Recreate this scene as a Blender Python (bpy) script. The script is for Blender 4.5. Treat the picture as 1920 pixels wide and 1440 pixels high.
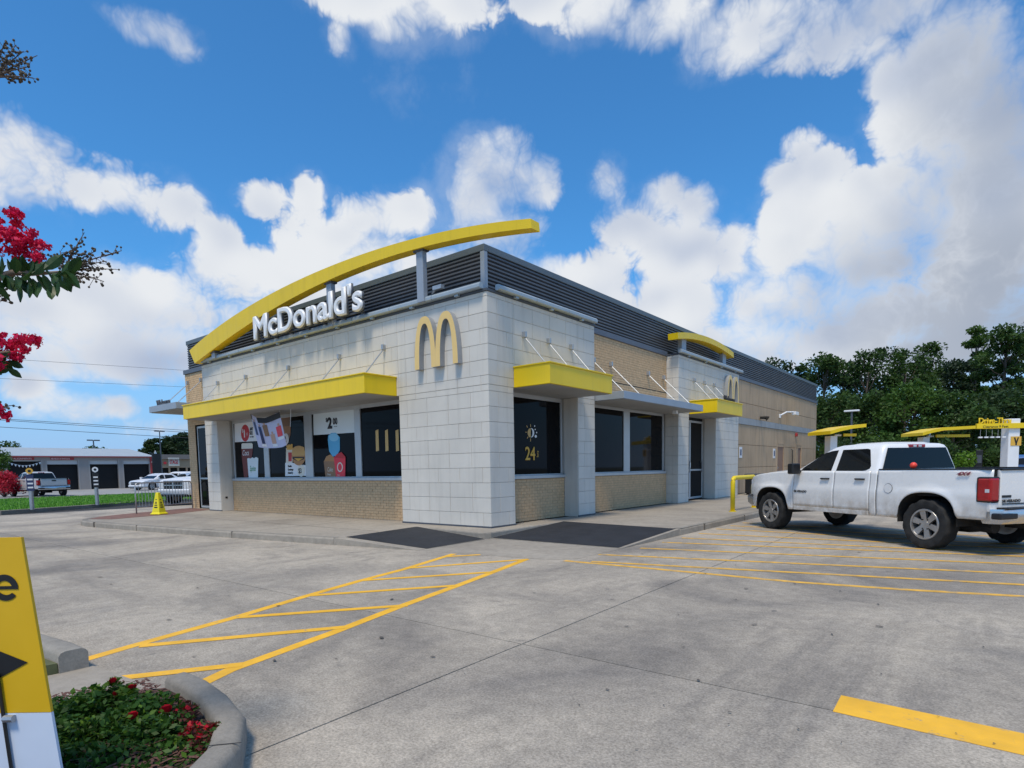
import bpy, bmesh, math, random
import numpy as np
from mathutils import Vector, Matrix
R = math.radians
for o in list(bpy.data.objects): bpy.data.objects.remove(o)
scene = bpy.context.scene
COL = scene.collection

# ---------------------------------------------------------------- camera
LOT = -0.13                       # the lot lies one kerb below the walk (z = 0)
CAM = np.array([7.8784, -9.1207, 1.1884]); CAMR = (1.4929, .0172, .6763)
FPX, PPX, PPY, IW, IH = 1128., 960., 967.1, 1920., 1440.
cd = bpy.data.cameras.new('camera'); cam = bpy.data.objects.new('camera', cd); COL.objects.link(cam)
cam.location = CAM; cam.rotation_euler = CAMR
cd.sensor_fit = 'HORIZONTAL'; cd.sensor_width = 36; cd.lens = FPX / IW * 36
cd.shift_x = -(PPX - IW / 2) / IW; cd.shift_y = (PPY - IH / 2) / IW
cd.clip_start = .05; cd.clip_end = 4000
scene.camera = cam
scene.render.resolution_x, scene.render.resolution_y = 1024, 768
CM = np.array(cam.rotation_euler.to_matrix())
def ray(px, py): return CM @ np.array([(px - PPX) / FPX, -(py - PPY) / FPX, -1.])
def onz(px, py, z=LOT): r = ray(px, py); return CAM + r * ((z - CAM[2]) / r[2])
def onx(px, py, x): r = ray(px, py); return CAM + r * ((x - CAM[0]) / r[0])
def ony(px, py, y): r = ray(px, py); return CAM + r * ((y - CAM[1]) / r[1])
def ont(px, py, t): return CAM + ray(px, py) * t
def azel(px, py):
    r = ray(px, py); r = r / np.linalg.norm(r); return math.atan2(r[0], r[1]), math.asin(r[2])

# ---------------------------------------------------------------- light
SUN_EL, SUN_AZ = R(64), R(158)     # high sun, azimuth clockwise from +Y: behind the viewer's right shoulder, veiled by cloud
SUN_STR, SUN_ANG, SKY_STR, CLOUD, EXPO = 3.0, R(12), .10, .86, 0.02
sd = bpy.data.lights.new('sun', 'SUN'); sd.energy = SUN_STR; sd.angle = SUN_ANG; sd.color = (1, .87, .69)
so = bpy.data.objects.new('sun', sd); COL.objects.link(so)
sdir = Vector((math.sin(SUN_AZ) * math.cos(SUN_EL), math.cos(SUN_AZ) * math.cos(SUN_EL), math.sin(SUN_EL)))
so.rotation_euler = (-sdir).to_track_quat('-Z', 'Y').to_euler(); so.location = (0, 0, 40)
vs = scene.view_settings
vs.view_transform = 'Standard'; vs.look = 'None'; vs.exposure = EXPO; vs.gamma = 1; vs.use_curve_mapping = False

world = bpy.data.worlds.new('World'); scene.world = world; world.use_nodes = True
WT = world.node_tree; WT.nodes.clear()
class S:                            # tiny socket algebra for the sky
    def __init__(s, k): s.k = k
    def __add__(a, b): return M('ADD', a, b)
    __radd__ = __add__
    def __sub__(a, b): return M('SUBTRACT', a, b)
    def __rsub__(a, b): return M('SUBTRACT', b, a)
    def __mul__(a, b): return M('MULTIPLY', a, b)
    __rmul__ = __mul__
    def __truediv__(a, b): return M('DIVIDE', a, b)
def put(sock, v):
    if isinstance(v, S): WT.links.new(v.k, sock)
    else: sock.default_value = v
def M(op, a, b=0., c=0.):
    n = WT.nodes.new('ShaderNodeMath'); n.operation = op
    put(n.inputs[0], a); put(n.inputs[1], b); put(n.inputs[2], c); return S(n.outputs[0])
def smooth(v, a, b, lo=0., hi=1.):
    n = WT.nodes.new('ShaderNodeMapRange'); n.interpolation_type = 'SMOOTHSTEP'
    put(n.inputs[0], v); n.inputs[1].default_value = a; n.inputs[2].default_value = b
    n.inputs[3].default_value = lo; n.inputs[4].default_value = hi; return S(n.outputs[0])
def noise(vec, scale, detail, rough=.55, dist=0.):
    n = WT.nodes.new('ShaderNodeTexNoise'); put(n.inputs['Vector'], vec)
    n.inputs['Scale'].default_value = scale; n.inputs['Detail'].default_value = detail
    n.inputs['Roughness'].default_value = rough; n.inputs['Distortion'].default_value = dist; return S(n.outputs[0])
def mix(f, a, b):
    n = WT.nodes.new('ShaderNodeMix'); n.data_type = 'RGBA'; put(n.inputs[0], f)
    for i, v in ((6, a), (7, b)):
        if isinstance(v, S): WT.links.new(v.k, n.inputs[i])
        else: n.inputs[i].default_value = (*v, 1)
    return S(n.outputs[2])
def build_sky():
    tc = WT.nodes.new('ShaderNodeTexCoord'); d = S(tc.outputs['Generated'])
    sx = WT.nodes.new('ShaderNodeSeparateXYZ'); WT.links.new(d.k, sx.inputs[0])
    dx, dy, dz = (S(sx.outputs[i]) for i in range(3))
    az = M('ARCTAN2', dx, dy); el = M('ARCSINE', dz)
    sky = WT.nodes.new('ShaderNodeTexSky'); sky.sky_type = 'NISHITA'; sky.sun_disc = False
    sky.sun_elevation = SUN_EL; sky.sun_rotation = SUN_AZ; sky.air_density = 1.0; sky.dust_density = .6; sky.ozone_density = 3.0
    g = WT.nodes.new('ShaderNodeMix'); g.data_type = 'RGBA'; g.blend_type = 'MULTIPLY'; g.inputs[0].default_value = 1
    WT.links.new(sky.outputs[0], g.inputs[6]); g.inputs[7].default_value = (.56 * SKY_STR, 1.33 * SKY_STR, 1.80 * SKY_STR, 1)
    blue = S(g.outputs[2])
    up = WT.nodes.new('ShaderNodeVectorMath'); up.operation = 'ADD'; WT.links.new(d.k, up.inputs[0]); up.inputs[1].default_value = (.012, -.008, .022)
    d2 = S(up.outputs[0])
    cx_ = WT.nodes.new('ShaderNodeCombineXYZ'); WT.links.new(az.k, cx_.inputs[0]); WT.links.new(el.k, cx_.inputs[1]); AE = S(cx_.outputs[0])
    wv = WT.nodes.new('ShaderNodeTexNoise'); wv.noise_dimensions = '2D'; WT.links.new(AE.k, wv.inputs['Vector']); wv.inputs['Scale'].default_value = 14; wv.inputs['Detail'].default_value = 3
    wa = WT.nodes.new('ShaderNodeVectorMath'); wa.operation = 'MULTIPLY_ADD'; WT.links.new(wv.outputs['Color'], wa.inputs[0]); wa.inputs[1].default_value = (.05, .05, 0); WT.links.new(AE.k, wa.inputs[2])
    def billow(off):
        o_ = WT.nodes.new('ShaderNodeVectorMath'); o_.operation = 'ADD'; WT.links.new(wa.outputs[0], o_.inputs[0]); o_.inputs[1].default_value = off
        n = WT.nodes.new('ShaderNodeTexVoronoi'); n.voronoi_dimensions = '2D'; n.feature = 'F1'; WT.links.new(o_.outputs[0], n.inputs['Vector']); n.inputs['Scale'].default_value = 13; n.inputs['Detail'].default_value = 3; n.inputs['Roughness'].default_value = .62
        n.inputs['Lacunarity'].default_value = 2.4; n.normalize = True; return S(n.outputs['Distance'])
    v1 = billow((0, 0, 0))
    n1, n2 = noise(d, 5.5, 7, .56), noise(d2, 5.0, 2, .5)
    n1s = noise(d, 5.0, 2, .5)
    f1 = M('MULTIPLY_ADD', v1, -.70, n1 * .9 + .30)
    # cumulus masses: pixel centre, pixel radii, weight
    blobs = [(-60,250,150,110,1),(20,300,150,105,1),(140,345,110,55,.9),(240,360,110,45,.85),(320,395,75,55,.9),(195,300,70,22,.55),(290,55,75,42,1.05),(335,90,40,30,.9),(240,35,50,25,.6),(660,5,110,42,.9),(810,-5,130,75,1),(745,50,60,38,.7),(632,75,22,40,.5),
        (497,372,52,50,1),(570,380,40,62,.75),(560,440,75,50,.6),(405,455,60,55,1),(430,520,110,80,1.1),(520,520,110,55,1),(230,570,200,80,1.4),(90,580,180,85,1.4),(240,650,280,75,1.4),(610,490,90,50,1),(700,410,70,55,1.05),(755,405,55,48,1),(680,470,120,60,1),
        (905,300,52,48,1),(960,270,42,38,.9),(955,330,85,62,1.15),(1010,345,52,55,1.1),(900,375,55,65,1.1),(940,430,100,50,.8),(1140,340,36,42,.75),(1165,385,40,45,.6),(1250,370,52,44,1.1),(1300,395,50,50,1),(1190,430,85,62,1.1),(1150,485,75,45,.95),(1260,470,110,80,1.2),(1375,450,40,36,1),(1350,500,60,60,1),
        (1250,580,170,90,1.1),(1400,590,70,75,.9),(1500,270,48,46,1.1),(1475,330,48,50,1.1),(1545,320,60,55,1.1),(1500,390,80,75,1.2),(1610,370,80,55,1.15),(1680,330,50,45,1),(1640,450,170,120,1.3),(1470,470,70,70,1.1),(1850,420,220,250,1.4),(1500,560,110,80,1),(1700,600,260,90,1.5),(1870,560,200,140,1.5),(1790,190,170,130,1.4),
        (1020,-5,70,45,.8),(1130,20,90,55,1),(1250,30,110,62,1.1),(1400,60,130,80,1.15),(1490,110,70,45,.9),(1600,50,180,85,1.2),(1760,110,150,110,1.3),(1870,210,130,150,1.3),(1740,215,40,35,.7),
        (640,580,220,70,1.05),(860,520,160,60,.95),(1080,540,130,70,1),(380,600,150,90,1.05),(1480,650,200,60,1),(1760,660,280,70,1.5),(1310,660,140,60,1),(50,725,60,38,1.1),(120,765,100,36,1),(225,762,45,26,1),(320,800,90,22,.7)]
    B = None
    for px, py, rx, ry, w in blobs:
        a0, e0 = azel(px, py); a1, _ = azel(px + rx, py); _, e1 = azel(px, py - ry)
        su, sv = 1 / abs(a1 - a0), 1 / abs(e1 - e0)
        ma = WT.nodes.new('ShaderNodeVectorMath'); ma.operation = 'MULTIPLY_ADD'; WT.links.new(AE.k, ma.inputs[0]); ma.inputs[1].default_value = (su, sv, 0); ma.inputs[2].default_value = (-a0 * su, -e0 * sv, 0)
        dt = WT.nodes.new('ShaderNodeVectorMath'); dt.operation = 'DOT_PRODUCT'; WT.links.new(ma.outputs[0], dt.inputs[0]); WT.links.new(ma.outputs[0], dt.inputs[1])
        t = M('MULTIPLY_ADD', S(dt.outputs['Value']), -.70 * w, w)                   # w at the centre, falling outward
        B = t if B is None else M('SMOOTH_MAX', B, t, .30)
    B = M('MAXIMUM', B, -1.2)
    # elsewhere round the sky the same kind of broken cumulus, from noise alone
    ca, ce = azel(960, 500); cv = Vector((math.sin(ca) * math.cos(ce), math.cos(ca) * math.cos(ce), math.sin(ce)))
    dp = WT.nodes.new('ShaderNodeVectorMath'); dp.operation = 'DOT_PRODUCT'; WT.links.new(d.k, dp.inputs[0]); dp.inputs[1].default_value = cv
    inview = smooth(S(dp.outputs['Value']), .60, .74)
    G = (noise(d, 2.1, 3, .5) - .52) * 6.
    F = M('MULTIPLY_ADD', inview, B - G, G)
    dens = F + (f1 - .5) * 2.3 - .30
    edge = smooth(n1s, .35, .65, .38, 1.35)                      # crisp here, frayed there
    mask = smooth(dens / edge, -.15, .95)
    wisp = smooth(n1 + dens * .16, .40, .78, 0, .25)
    mask = M('MAXIMUM', mask, wisp)
    relief = M('MULTIPLY_ADD', n1s - n2, 4.2, (.42 - v1) * .55 + (n1 - n1s) * .9)
    core = smooth(dens, .3, 2.0)
    lit = smooth(relief - core * .55, -.90, .38)
    col = mix(lit, (.45 * CLOUD, .545 * CLOUD, .74 * CLOUD), (.93 * CLOUD, .96 * CLOUD, 1.0 * CLOUD))
    # heavy bank: its thick belly is greyer
    belly = smooth(M('ARCTAN2', dx, dy), azel(1380, 400)[0], azel(1900, 400)[0]) * smooth(el, azel(1500, 330)[1], azel(1500, 560)[1])
    side = smooth(az, azel(1560, 400)[0], azel(1860, 400)[0])
    belly = M('MAXIMUM', belly * .85, side * .55) * inview * smooth(dens, .1, 1.1)
    col = mix(belly, col, (.40 * CLOUD, .46 * CLOUD, .57 * CLOUD))
    haze = smooth(el, -.02, .27, .97, 0.)
    blue = mix(haze, blue, (.40 * CLOUD, .62 * CLOUD, 1.0 * CLOUD))
    out = mix(mask, blue, col)
    bg = WT.nodes.new('ShaderNodeBackground'); WT.links.new(out.k, bg.inputs[0]); bg.inputs[1].default_value = 1.0
    wo = WT.nodes.new('ShaderNodeOutputWorld'); WT.links.new(bg.outputs[0], wo.inputs[0])
build_sky()

# ---------------------------------------------------------------- helpers
rng = random.Random(7)
def link(o, parent=None):
    COL.objects.link(o)
    if parent: o.parent = parent
    return o
def tag(o, label=None, cat=None, group=None, kind=None):
    for k, v in (('label', label), ('category', cat), ('group', group), ('kind', kind)):
        if v: o[k] = v
    return o
def thing(name, label, cat, loc=(0, 0, 0), rz=0, group=None):
    o = bpy.data.objects.new(name, None); link(o); o.location = loc; o.rotation_euler = (0, 0, rz); o.empty_display_size = .2
    return tag(o, label, cat, group)
def copy_tree(o, parent=None):
    c = o.copy(); COL.objects.link(c); c.parent = parent
    for ch in list(o.children): copy_tree(ch, c)
    return c
class MB:
    def __init__(s): s.v = []; s.f = []; s.m = []; s.mi = 0
    def add(s, vs, fs):
        n = len(s.v); s.v += [tuple(map(float, p)) for p in vs]
        for f in fs: s.f.append([i + n for i in f]); s.m.append(s.mi)
        return s
    def box(s, x0, x1, y0, y1, z0, z1):
        return s.add([(x0,y0,z0),(x1,y0,z0),(x1,y1,z0),(x0,y1,z0),(x0,y0,z1),(x1,y0,z1),(x1,y1,z1),(x0,y1,z1)],
            [(0,3,2,1),(4,5,6,7),(0,1,5,4),(1,2,6,5),(2,3,7,6),(3,0,4,7)])
    def prism(s, poly, d, fn):            # poly: 2-D points, d: (lo, hi) ; fn(u, v, w) -> xyz
        n = len(poly)
        vs = [fn(u, v, d[0]) for u, v in poly] + [fn(u, v, d[1]) for u, v in poly]
        return s.add(vs, [tuple(range(n))[::-1], tuple(range(n, 2 * n))] + [(i, (i + 1) % n, n + (i + 1) % n, n + i) for i in range(n)])
    def tube(s, pts, r, n=8, cap=True):
        pts = [Vector(p) for p in pts]; k = len(pts); rr = r if isinstance(r, (list, tuple)) else [r] * k
        vs = []; fs = []
        for i, p in enumerate(pts):
            t = (pts[min(i + 1, k - 1)] - pts[max(i - 1, 0)]).normalized()
            a = Vector((0, 0, 1)) if abs(t.z) < .9 else Vector((1, 0, 0))
            u = t.cross(a).normalized(); w = t.cross(u)
            for j in range(n):
                th = 2 * math.pi * j / n; vs.append(p + (u * math.cos(th) + w * math.sin(th)) * rr[i])
        for i in range(k - 1):
            for j in range(n): fs.append((i*n+j, i*n+(j+1)%n, (i+1)*n+(j+1)%n, (i+1)*n+j))
        if cap: fs += [tuple(range(n))[::-1], tuple(range((k-1)*n, k*n))]
        return s.add(vs, fs)
    def loft(s, rings, closed=True, cap=True):
        n = len(rings[0]); vs = [p for r in rings for p in r]; fs = []
        for i in range(len(rings) - 1):
            for j in range(n if closed else n - 1): fs.append((i*n+j, i*n+(j+1)%n, (i+1)*n+(j+1)%n, (i+1)*n+j))
        if cap and closed: fs += [tuple(range(n))[::-1], tuple(range((len(rings)-1)*n, len(rings)*n))]
        return s.add(vs, fs)
    def grid(s, P):
        n = len(P[0]); return s.add([p for r in P for p in r], [(i*n+j, i*n+j+1, (i+1)*n+j+1, (i+1)*n+j) for i in range(len(P)-1) for j in range(n-1)])
    def lathe_y(s, prof, n=32, c=(0, 0, 0)):   # prof: (radius, y)
        rings = [[(c[0] + r * math.cos(2*math.pi*j/n), c[1] + y, c[2] + r * math.sin(2*math.pi*j/n)) for j in range(n)] for r, y in prof]
        return s.loft(rings)
    def mesh(s, name):
        me = bpy.data.meshes.new(name); me.from_pydata(s.v, [], s.f); return me
    def build(s, name, mat, parent=None, smooth=False, bevel=0, fix=True, loc=None):
        me = s.mesh(name); mats = mat if isinstance(mat, (list, tuple)) else [mat]
        for m in mats: me.materials.append(m)
        if len(mats) > 1: me.polygons.foreach_set('material_index', s.m)
        if fix:
            b = bmesh.new(); b.from_mesh(me); bmesh.ops.recalc_face_normals(b, faces=b.faces); b.to_mesh(me); b.free()
        if smooth: me.polygons.foreach_set('use_smooth', [True] * len(me.polygons))
        o = bpy.data.objects.new(name, me); link(o, parent)
        if loc is not None: o.location = loc
        if smooth and smooth != 'all':
            try: me.set_sharp_from_angle(angle=R(38))
            except Exception: pass
        if bevel:
            md = o.modifiers.new('bevel', 'BEVEL'); md.width = bevel; md.segments = 2; md.limit_method = 'ANGLE'; md.angle_limit = R(40)
        return o
def arcpts(n, a0, a1, r, cx=0, cy=0): return [(cx + r * math.cos(a0 + (a1 - a0) * i / (n - 1)), cy + r * math.sin(a0 + (a1 - a0) * i / (n - 1))) for i in range(n)]
_dg = []
def text_mesh(txt, size, ext=.002, off=0., shear=0., sx=1., align='LEFT', space=1.):
    cu = bpy.data.curves.new('lettering', 'FONT'); cu.body = txt; cu.size = size; cu.extrude = ext; cu.bevel_depth = off; cu.bevel_resolution = 0
    cu.shear = shear; cu.align_x = align; cu.space_character = space; cu.resolution_u = 4; cu.fill_mode = 'BOTH'
    o = bpy.data.objects.new('lettering', cu); COL.objects.link(o); bpy.context.view_layer.update()
    me = bpy.data.meshes.new_from_object(o.evaluated_get(bpy.context.evaluated_depsgraph_get()))
    bpy.data.objects.remove(o)
    if sx != 1: me.transform(Matrix.Diagonal((sx, 1, 1, 1)))
    return me
FRONT = Matrix.Rotation(R(90), 4, 'X')                       # text plane -> faces -Y, reads along +X
RIGHT = Matrix.Rotation(R(90), 4, 'Z') @ FRONT               # faces +X, reads along +Y
def text(name, txt, size, loc, mat, rot=FRONT, parent=None, **k):
    me = text_mesh(txt, size, **k); me.transform(rot); me.materials.clear(); me.materials.append(mat)
    o = bpy.data.objects.new(name, me); link(o, parent); o.location = loc; return o

# ---------------------------------------------------------------- materials
_mats = {}
def mat(name, col, rough=.6, var=0., vscale=3., bump=0., bscale=40., metal=0., spec=.5, dirt=None, coat=0., det=4, emit=None):
    if name in _mats: return _mats[name]
    m = bpy.data.materials.new(name); m.use_nodes = True; nt = m.node_tree; p = nt.nodes['Principled BSDF']
    p.inputs['Roughness'].default_value = rough; p.inputs['Metallic'].default_value = metal
    p.inputs['Specular IOR Level'].default_value = spec; p.inputs['Coat Weight'].default_value = coat; p.inputs['Coat Roughness'].default_value = .05
    p.inputs['Base Color'].default_value = (*col, 1)
    geo = nt.nodes.new('ShaderNodeNewGeometry')
    last = None
    def nz(scale, detail, rough_=.55):
        n = nt.nodes.new('ShaderNodeTexNoise'); nt.links.new(geo.outputs['Position'], n.inputs['Vector'])
        n.inputs['Scale'].default_value = scale; n.inputs['Detail'].default_value = detail; n.inputs['Roughness'].default_value = rough_; return n.outputs[0]
    if var:
        n = nz(vscale, det); mr = nt.nodes.new('ShaderNodeMapRange'); nt.links.new(n, mr.inputs[0])
        mr.inputs[1].default_value = .3; mr.inputs[2].default_value = .7; mr.inputs[3].default_value = 1 - var; mr.inputs[4].default_value = 1 + var
        mx = nt.nodes.new('ShaderNodeVectorMath'); mx.operation = 'SCALE'; mx.inputs[0].default_value = col; nt.links.new(mr.outputs[0], mx.inputs['Scale'])
        nt.links.new(mx.outputs[0], p.inputs['Base Color']); last = mx.outputs[0]
        rr = nt.nodes.new('ShaderNodeMapRange'); nt.links.new(nz(vscale * 4, 3), rr.inputs[0]); rr.inputs[3].default_value = max(rough - .12, .02); rr.inputs[4].default_value = min(rough + .12, 1)
        nt.links.new(rr.outputs[0], p.inputs['Roughness'])
    if dirt:                       # (colour, z of full dirt, z of none) splashed from the ground up, broken by noise
        sx = nt.nodes.new('ShaderNodeSeparateXYZ'); nt.links.new(geo.outputs['Position'], sx.inputs[0])
        a = nt.nodes.new('ShaderNodeMapRange'); nt.links.new(sx.outputs[2], a.inputs[0]); a.inputs[1].default_value = dirt[2]; a.inputs[2].default_value = dirt[1]; a.inputs[3].default_value = 0; a.inputs[4].default_value = 1
        b = nt.nodes.new('ShaderNodeMath'); b.operation = 'MULTIPLY'; nt.links.new(a.outputs[0], b.inputs[0])
        c = nt.nodes.new('ShaderNodeMapRange'); nt.links.new(nz(5, 6, .65), c.inputs[0]); c.inputs[1].default_value = .3; c.inputs[2].default_value = .65; nt.links.new(c.outputs[0], b.inputs[1])
        x = nt.nodes.new('ShaderNodeMix'); x.data_type = 'RGBA'; nt.links.new(b.outputs[0], x.inputs[0])
        if last: nt.links.new(last, x.inputs[6])
        else: x.inputs[6].default_value = (*col, 1)
        x.inputs[7].default_value = (*dirt[0], 1); nt.links.new(x.outputs[2], p.inputs['Base Color'])
    if bump:
        b = nt.nodes.new('ShaderNodeBump'); b.inputs['Strength'].default_value = bump; b.inputs['Distance'].default_value = .01
        nt.links.new(nz(bscale, 5), b.inputs['Height']); nt.links.new(b.outputs[0], p.inputs['Normal'])
    if emit: p.inputs['Emission Color'].default_value = (*emit[0], 1); p.inputs['Emission Strength'].default_value = emit[1]
    _mats[name] = m; return m
def concrete(name, col, stain, agg=.0, stain_amt=.6, streak=None, bump=.25):
    m = bpy.data.materials.new(name); m.use_nodes = True; nt = m.node_tree; p = nt.nodes['Principled BSDF']; L = nt.links.new
    p.inputs['Specular IOR Level'].default_value = .3
    geo = nt.nodes.new('ShaderNodeNewGeometry'); pos = geo.outputs['Position']
    def nz(scale, det, ro=.55, vec=None, dist=0):
        n = nt.nodes.new('ShaderNodeTexNoise'); L(vec or pos, n.inputs['Vector']); n.inputs['Scale'].default_value = scale; n.inputs['Detail'].default_value = det
        n.inputs['Roughness'].default_value = ro; n.inputs['Distortion'].default_value = dist; return n.outputs[0]
    def mr(v, a, b, c, d):
        n = nt.nodes.new('ShaderNodeMapRange'); L(v, n.inputs[0])
        for i, k in enumerate((a, b, c, d)): n.inputs[i + 1].default_value = k
        return n.outputs[0]
    def mth(op, a, b):
        n = nt.nodes.new('ShaderNodeMath'); n.operation = op
        for i, k in enumerate((a, b)):
            if hasattr(k, 'default_value') or hasattr(k, 'node'): L(k, n.inputs[i])
            else: n.inputs[i].default_value = k
        return n.outputs[0]
    st = mr(nz(.42, 6, .62, dist=.6), .42, .66, 0, stain_amt)
    mp = nt.nodes.new('ShaderNodeMapping'); L(pos, mp.inputs['Vector']); mp.inputs['Scale'].default_value = streak or (.25, 1.1, 1)
    st = mth('MAXIMUM', st, mr(nz(1.0, 6, .6, mp.outputs[0]), .50, .72, 0, stain_amt * .9))
    spots = mr(nz(2.6, 5, .7, dist=1), .66, .74, 0, .5)
    if agg > .3:
        vo = nt.nodes.new('ShaderNodeTexVoronoi'); vo.inputs['Scale'].default_value = 1.25; wp = nt.nodes.new('ShaderNodeMapping'); L(pos, wp.inputs['Vector']); wp.inputs['Scale'].default_value = (1, .6, 1); wp.inputs['Rotation'].default_value = (0, 0, .7); L(wp.outputs[0], vo.inputs['Vector'])
        gum = mr(vo.outputs['Distance'], .022, .04, .95, 0); spots = mth('MAXIMUM', spots, gum)
        mp2 = nt.nodes.new('ShaderNodeMapping'); L(pos, mp2.inputs['Vector']); mp2.inputs['Scale'].default_value = (.9, .13, 1)
        lane = mr(nz(1.0, 7, .68, mp2.outputs[0]), .52, .68, 0, .75); spots = mth('MAXIMUM', spots, lane)
        blot = mr(nz(.9, 7, .72, dist=1.5), .56, .70, 0, .7); spots = mth('MAXIMUM', spots, blot)
    st = mth('MAXIMUM', st, spots)
    x = nt.nodes.new('ShaderNodeMix'); x.data_type = 'RGBA'; L(st, x.inputs[0]); x.inputs[6].default_value = (*col, 1); x.inputs[7].default_value = (*stain, 1)
    mid = mr(nz(9, 6, .65), .3, .7, .86, 1.14)
    fine = mr(nz(75, 4, .8), .3, .7, 1 - agg, 1 + agg)
    sc = nt.nodes.new('ShaderNodeVectorMath'); sc.operation = 'SCALE'; L(x.outputs[2], sc.inputs[0]); L(mth('MULTIPLY', mid, fine), sc.inputs['Scale'])
    L(sc.outputs[0], p.inputs['Base Color']); L(mr(nz(3, 4), .3, .7, .68, .92), p.inputs['Roughness'])
    b = nt.nodes.new('ShaderNodeBump'); b.inputs['Strength'].default_value = bump; b.inputs['Distance'].default_value = .006; L(nz(120, 4, .7), b.inputs['Height']); L(b.outputs[0], p.inputs['Normal'])
    return m
MT = dict(
    lot=concrete('lot_concrete', (.44,.385,.31), (.18,.163,.145), .45, .85, (.22, 1.0, 1), .6),
    walk=concrete('walk_concrete', (.36,.32,.265), (.21,.185,.155), .10, .7, (.5, .9, 1)),
    kerb=concrete('kerb_concrete', (.30,.275,.235), (.13,.12,.105), .16, .8, (1, 1, 3)),
    ground=mat('far_ground', (.16,.17,.12), .95, .3, .05),
    matb=mat('black_ramp_coating', (.018,.019,.023), .8, .3, 2.5, .4, 90),
    joint=mat('joint_sealant', (.035,.033,.03), .9),
    paver=mat('red_paver', (.20,.105,.08), .85, .25, 6, .3, 60),
    line=mat('yellow_road_paint', (.86,.46,.025), .6, .12, 5, .3, 130),
    line2=mat('worn_yellow_paint', (.74,.41,.05), .7, .22, 9, .3, 130),
    tile=mat('white_wall_tile', (.64,.605,.54), .55, .06, 1.3, .06, 60),
    grout=mat('tile_grout', (.46,.44,.40), .9),
    brick=mat('tan_brick', (.62,.42,.235), .85, .14, 11, .25, 70),
    mortar=mat('brick_mortar', (.46,.33,.20), .95, .1, 8),
    block=mat('tan_painted_block', (.47,.34,.215), .8, .10, .9, .2, 50),
    bandgrey=mat('painted_grey_band', (.33,.35,.36), .6, .08, 2),
    frame=mat('anodised_frame', (.50,.52,.53), .4, .05, 4, metal=.3),
    glass=mat('tinted_glass', (.006,.006,.007), .03, spec=.08),
    yel=mat('yellow_canopy_paint', (.86,.60,.008), .38, .04, 1.2, spec=.45),
    yelarch=mat('yellow_arch_paint', (.82,.57,.005), .42, .04, 1.2),
    soffit=mat('grey_soffit', (.34,.34,.33), .7, .05, 2),
    steel=mat('canopy_steel_paint', (.33,.37,.42), .45, .05, 2, metal=.2),
    bar=mat('light_bar_paint', (.36,.42,.46), .45, .06, 3, metal=.2),
    flash=mat('dark_flashing', (.085,.095,.115), .5, .1, 2, metal=.2),
    slat=mat('charcoal_slat', (.115,.12,.132), .5, .08, 1.5, metal=.2),
    screen=mat('charcoal_screen', (.03,.03,.034), .8),
    cap=mat('roof_cap_metal', (.13,.155,.17), .5, .06, 2, metal=.2),
    galv=mat('galvanised_steel', (.42,.44,.46), .42, .12, 12, metal=.6),
    roof=mat('roof_membrane', (.35,.35,.34), .9, .1, 1),
    white=mat('white_sign_face', (.80,.81,.82), .4, .03, 3),
    greyret=mat('letter_return_grey', (.17,.18,.20), .5),
    mface=mat('pale_gold_face', (.80,.56,.21), .45, .03, 3),
    mret=mat('arch_return_grey', (.30,.31,.32), .5),
    black=mat('black_plastic', (.012,.012,.013), .45, .1, 6),
    rubber=mat('tyre_rubber', (.018,.018,.018), .85, .2, 10, .3, 60),
    red=mat('red_print', (.50,.02,.025), .5), darkp=mat('dark_print', (.02,.02,.025), .6), blue=mat('blue_print', (.10,.42,.68), .5),
    brown=mat('brown_print', (.28,.15,.075), .5), gold=mat('gold_print', (.72,.42,.06), .5), cream=mat('cream_print', (.75,.72,.62), .5),
    navy=mat('navy_print', (.03,.045,.12), .5), green=mat('green_print', (.02,.30,.10), .5), skin=mat('flesh_print', (.55,.33,.24), .5), lilac=mat('pale_lilac_print', (.55,.55,.72), .5),
    paleblue=mat('pale_blue_poster', (.70,.77,.79), .5), coke=mat('cola_print', (.17,.035,.03), .5), hotred=mat('hot_red_print', (.80,.035,.06), .5),
    amber=mat('amber_print', (.62,.40,.14), .5), bun=mat('bun_print', (.45,.22,.08), .5),
    cone=mat('wet_floor_yellow', (.80,.68,.01), .45, .04, 6),
    bollard=mat('bollard_yellow', (.80,.60,.01), .45, .07, 6),
    door=mat('brown_steel_door', (.27,.165,.115), .6, .06, 3),
    interior=mat('dark_interior', (.01,.01,.011), .9),
)

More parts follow.
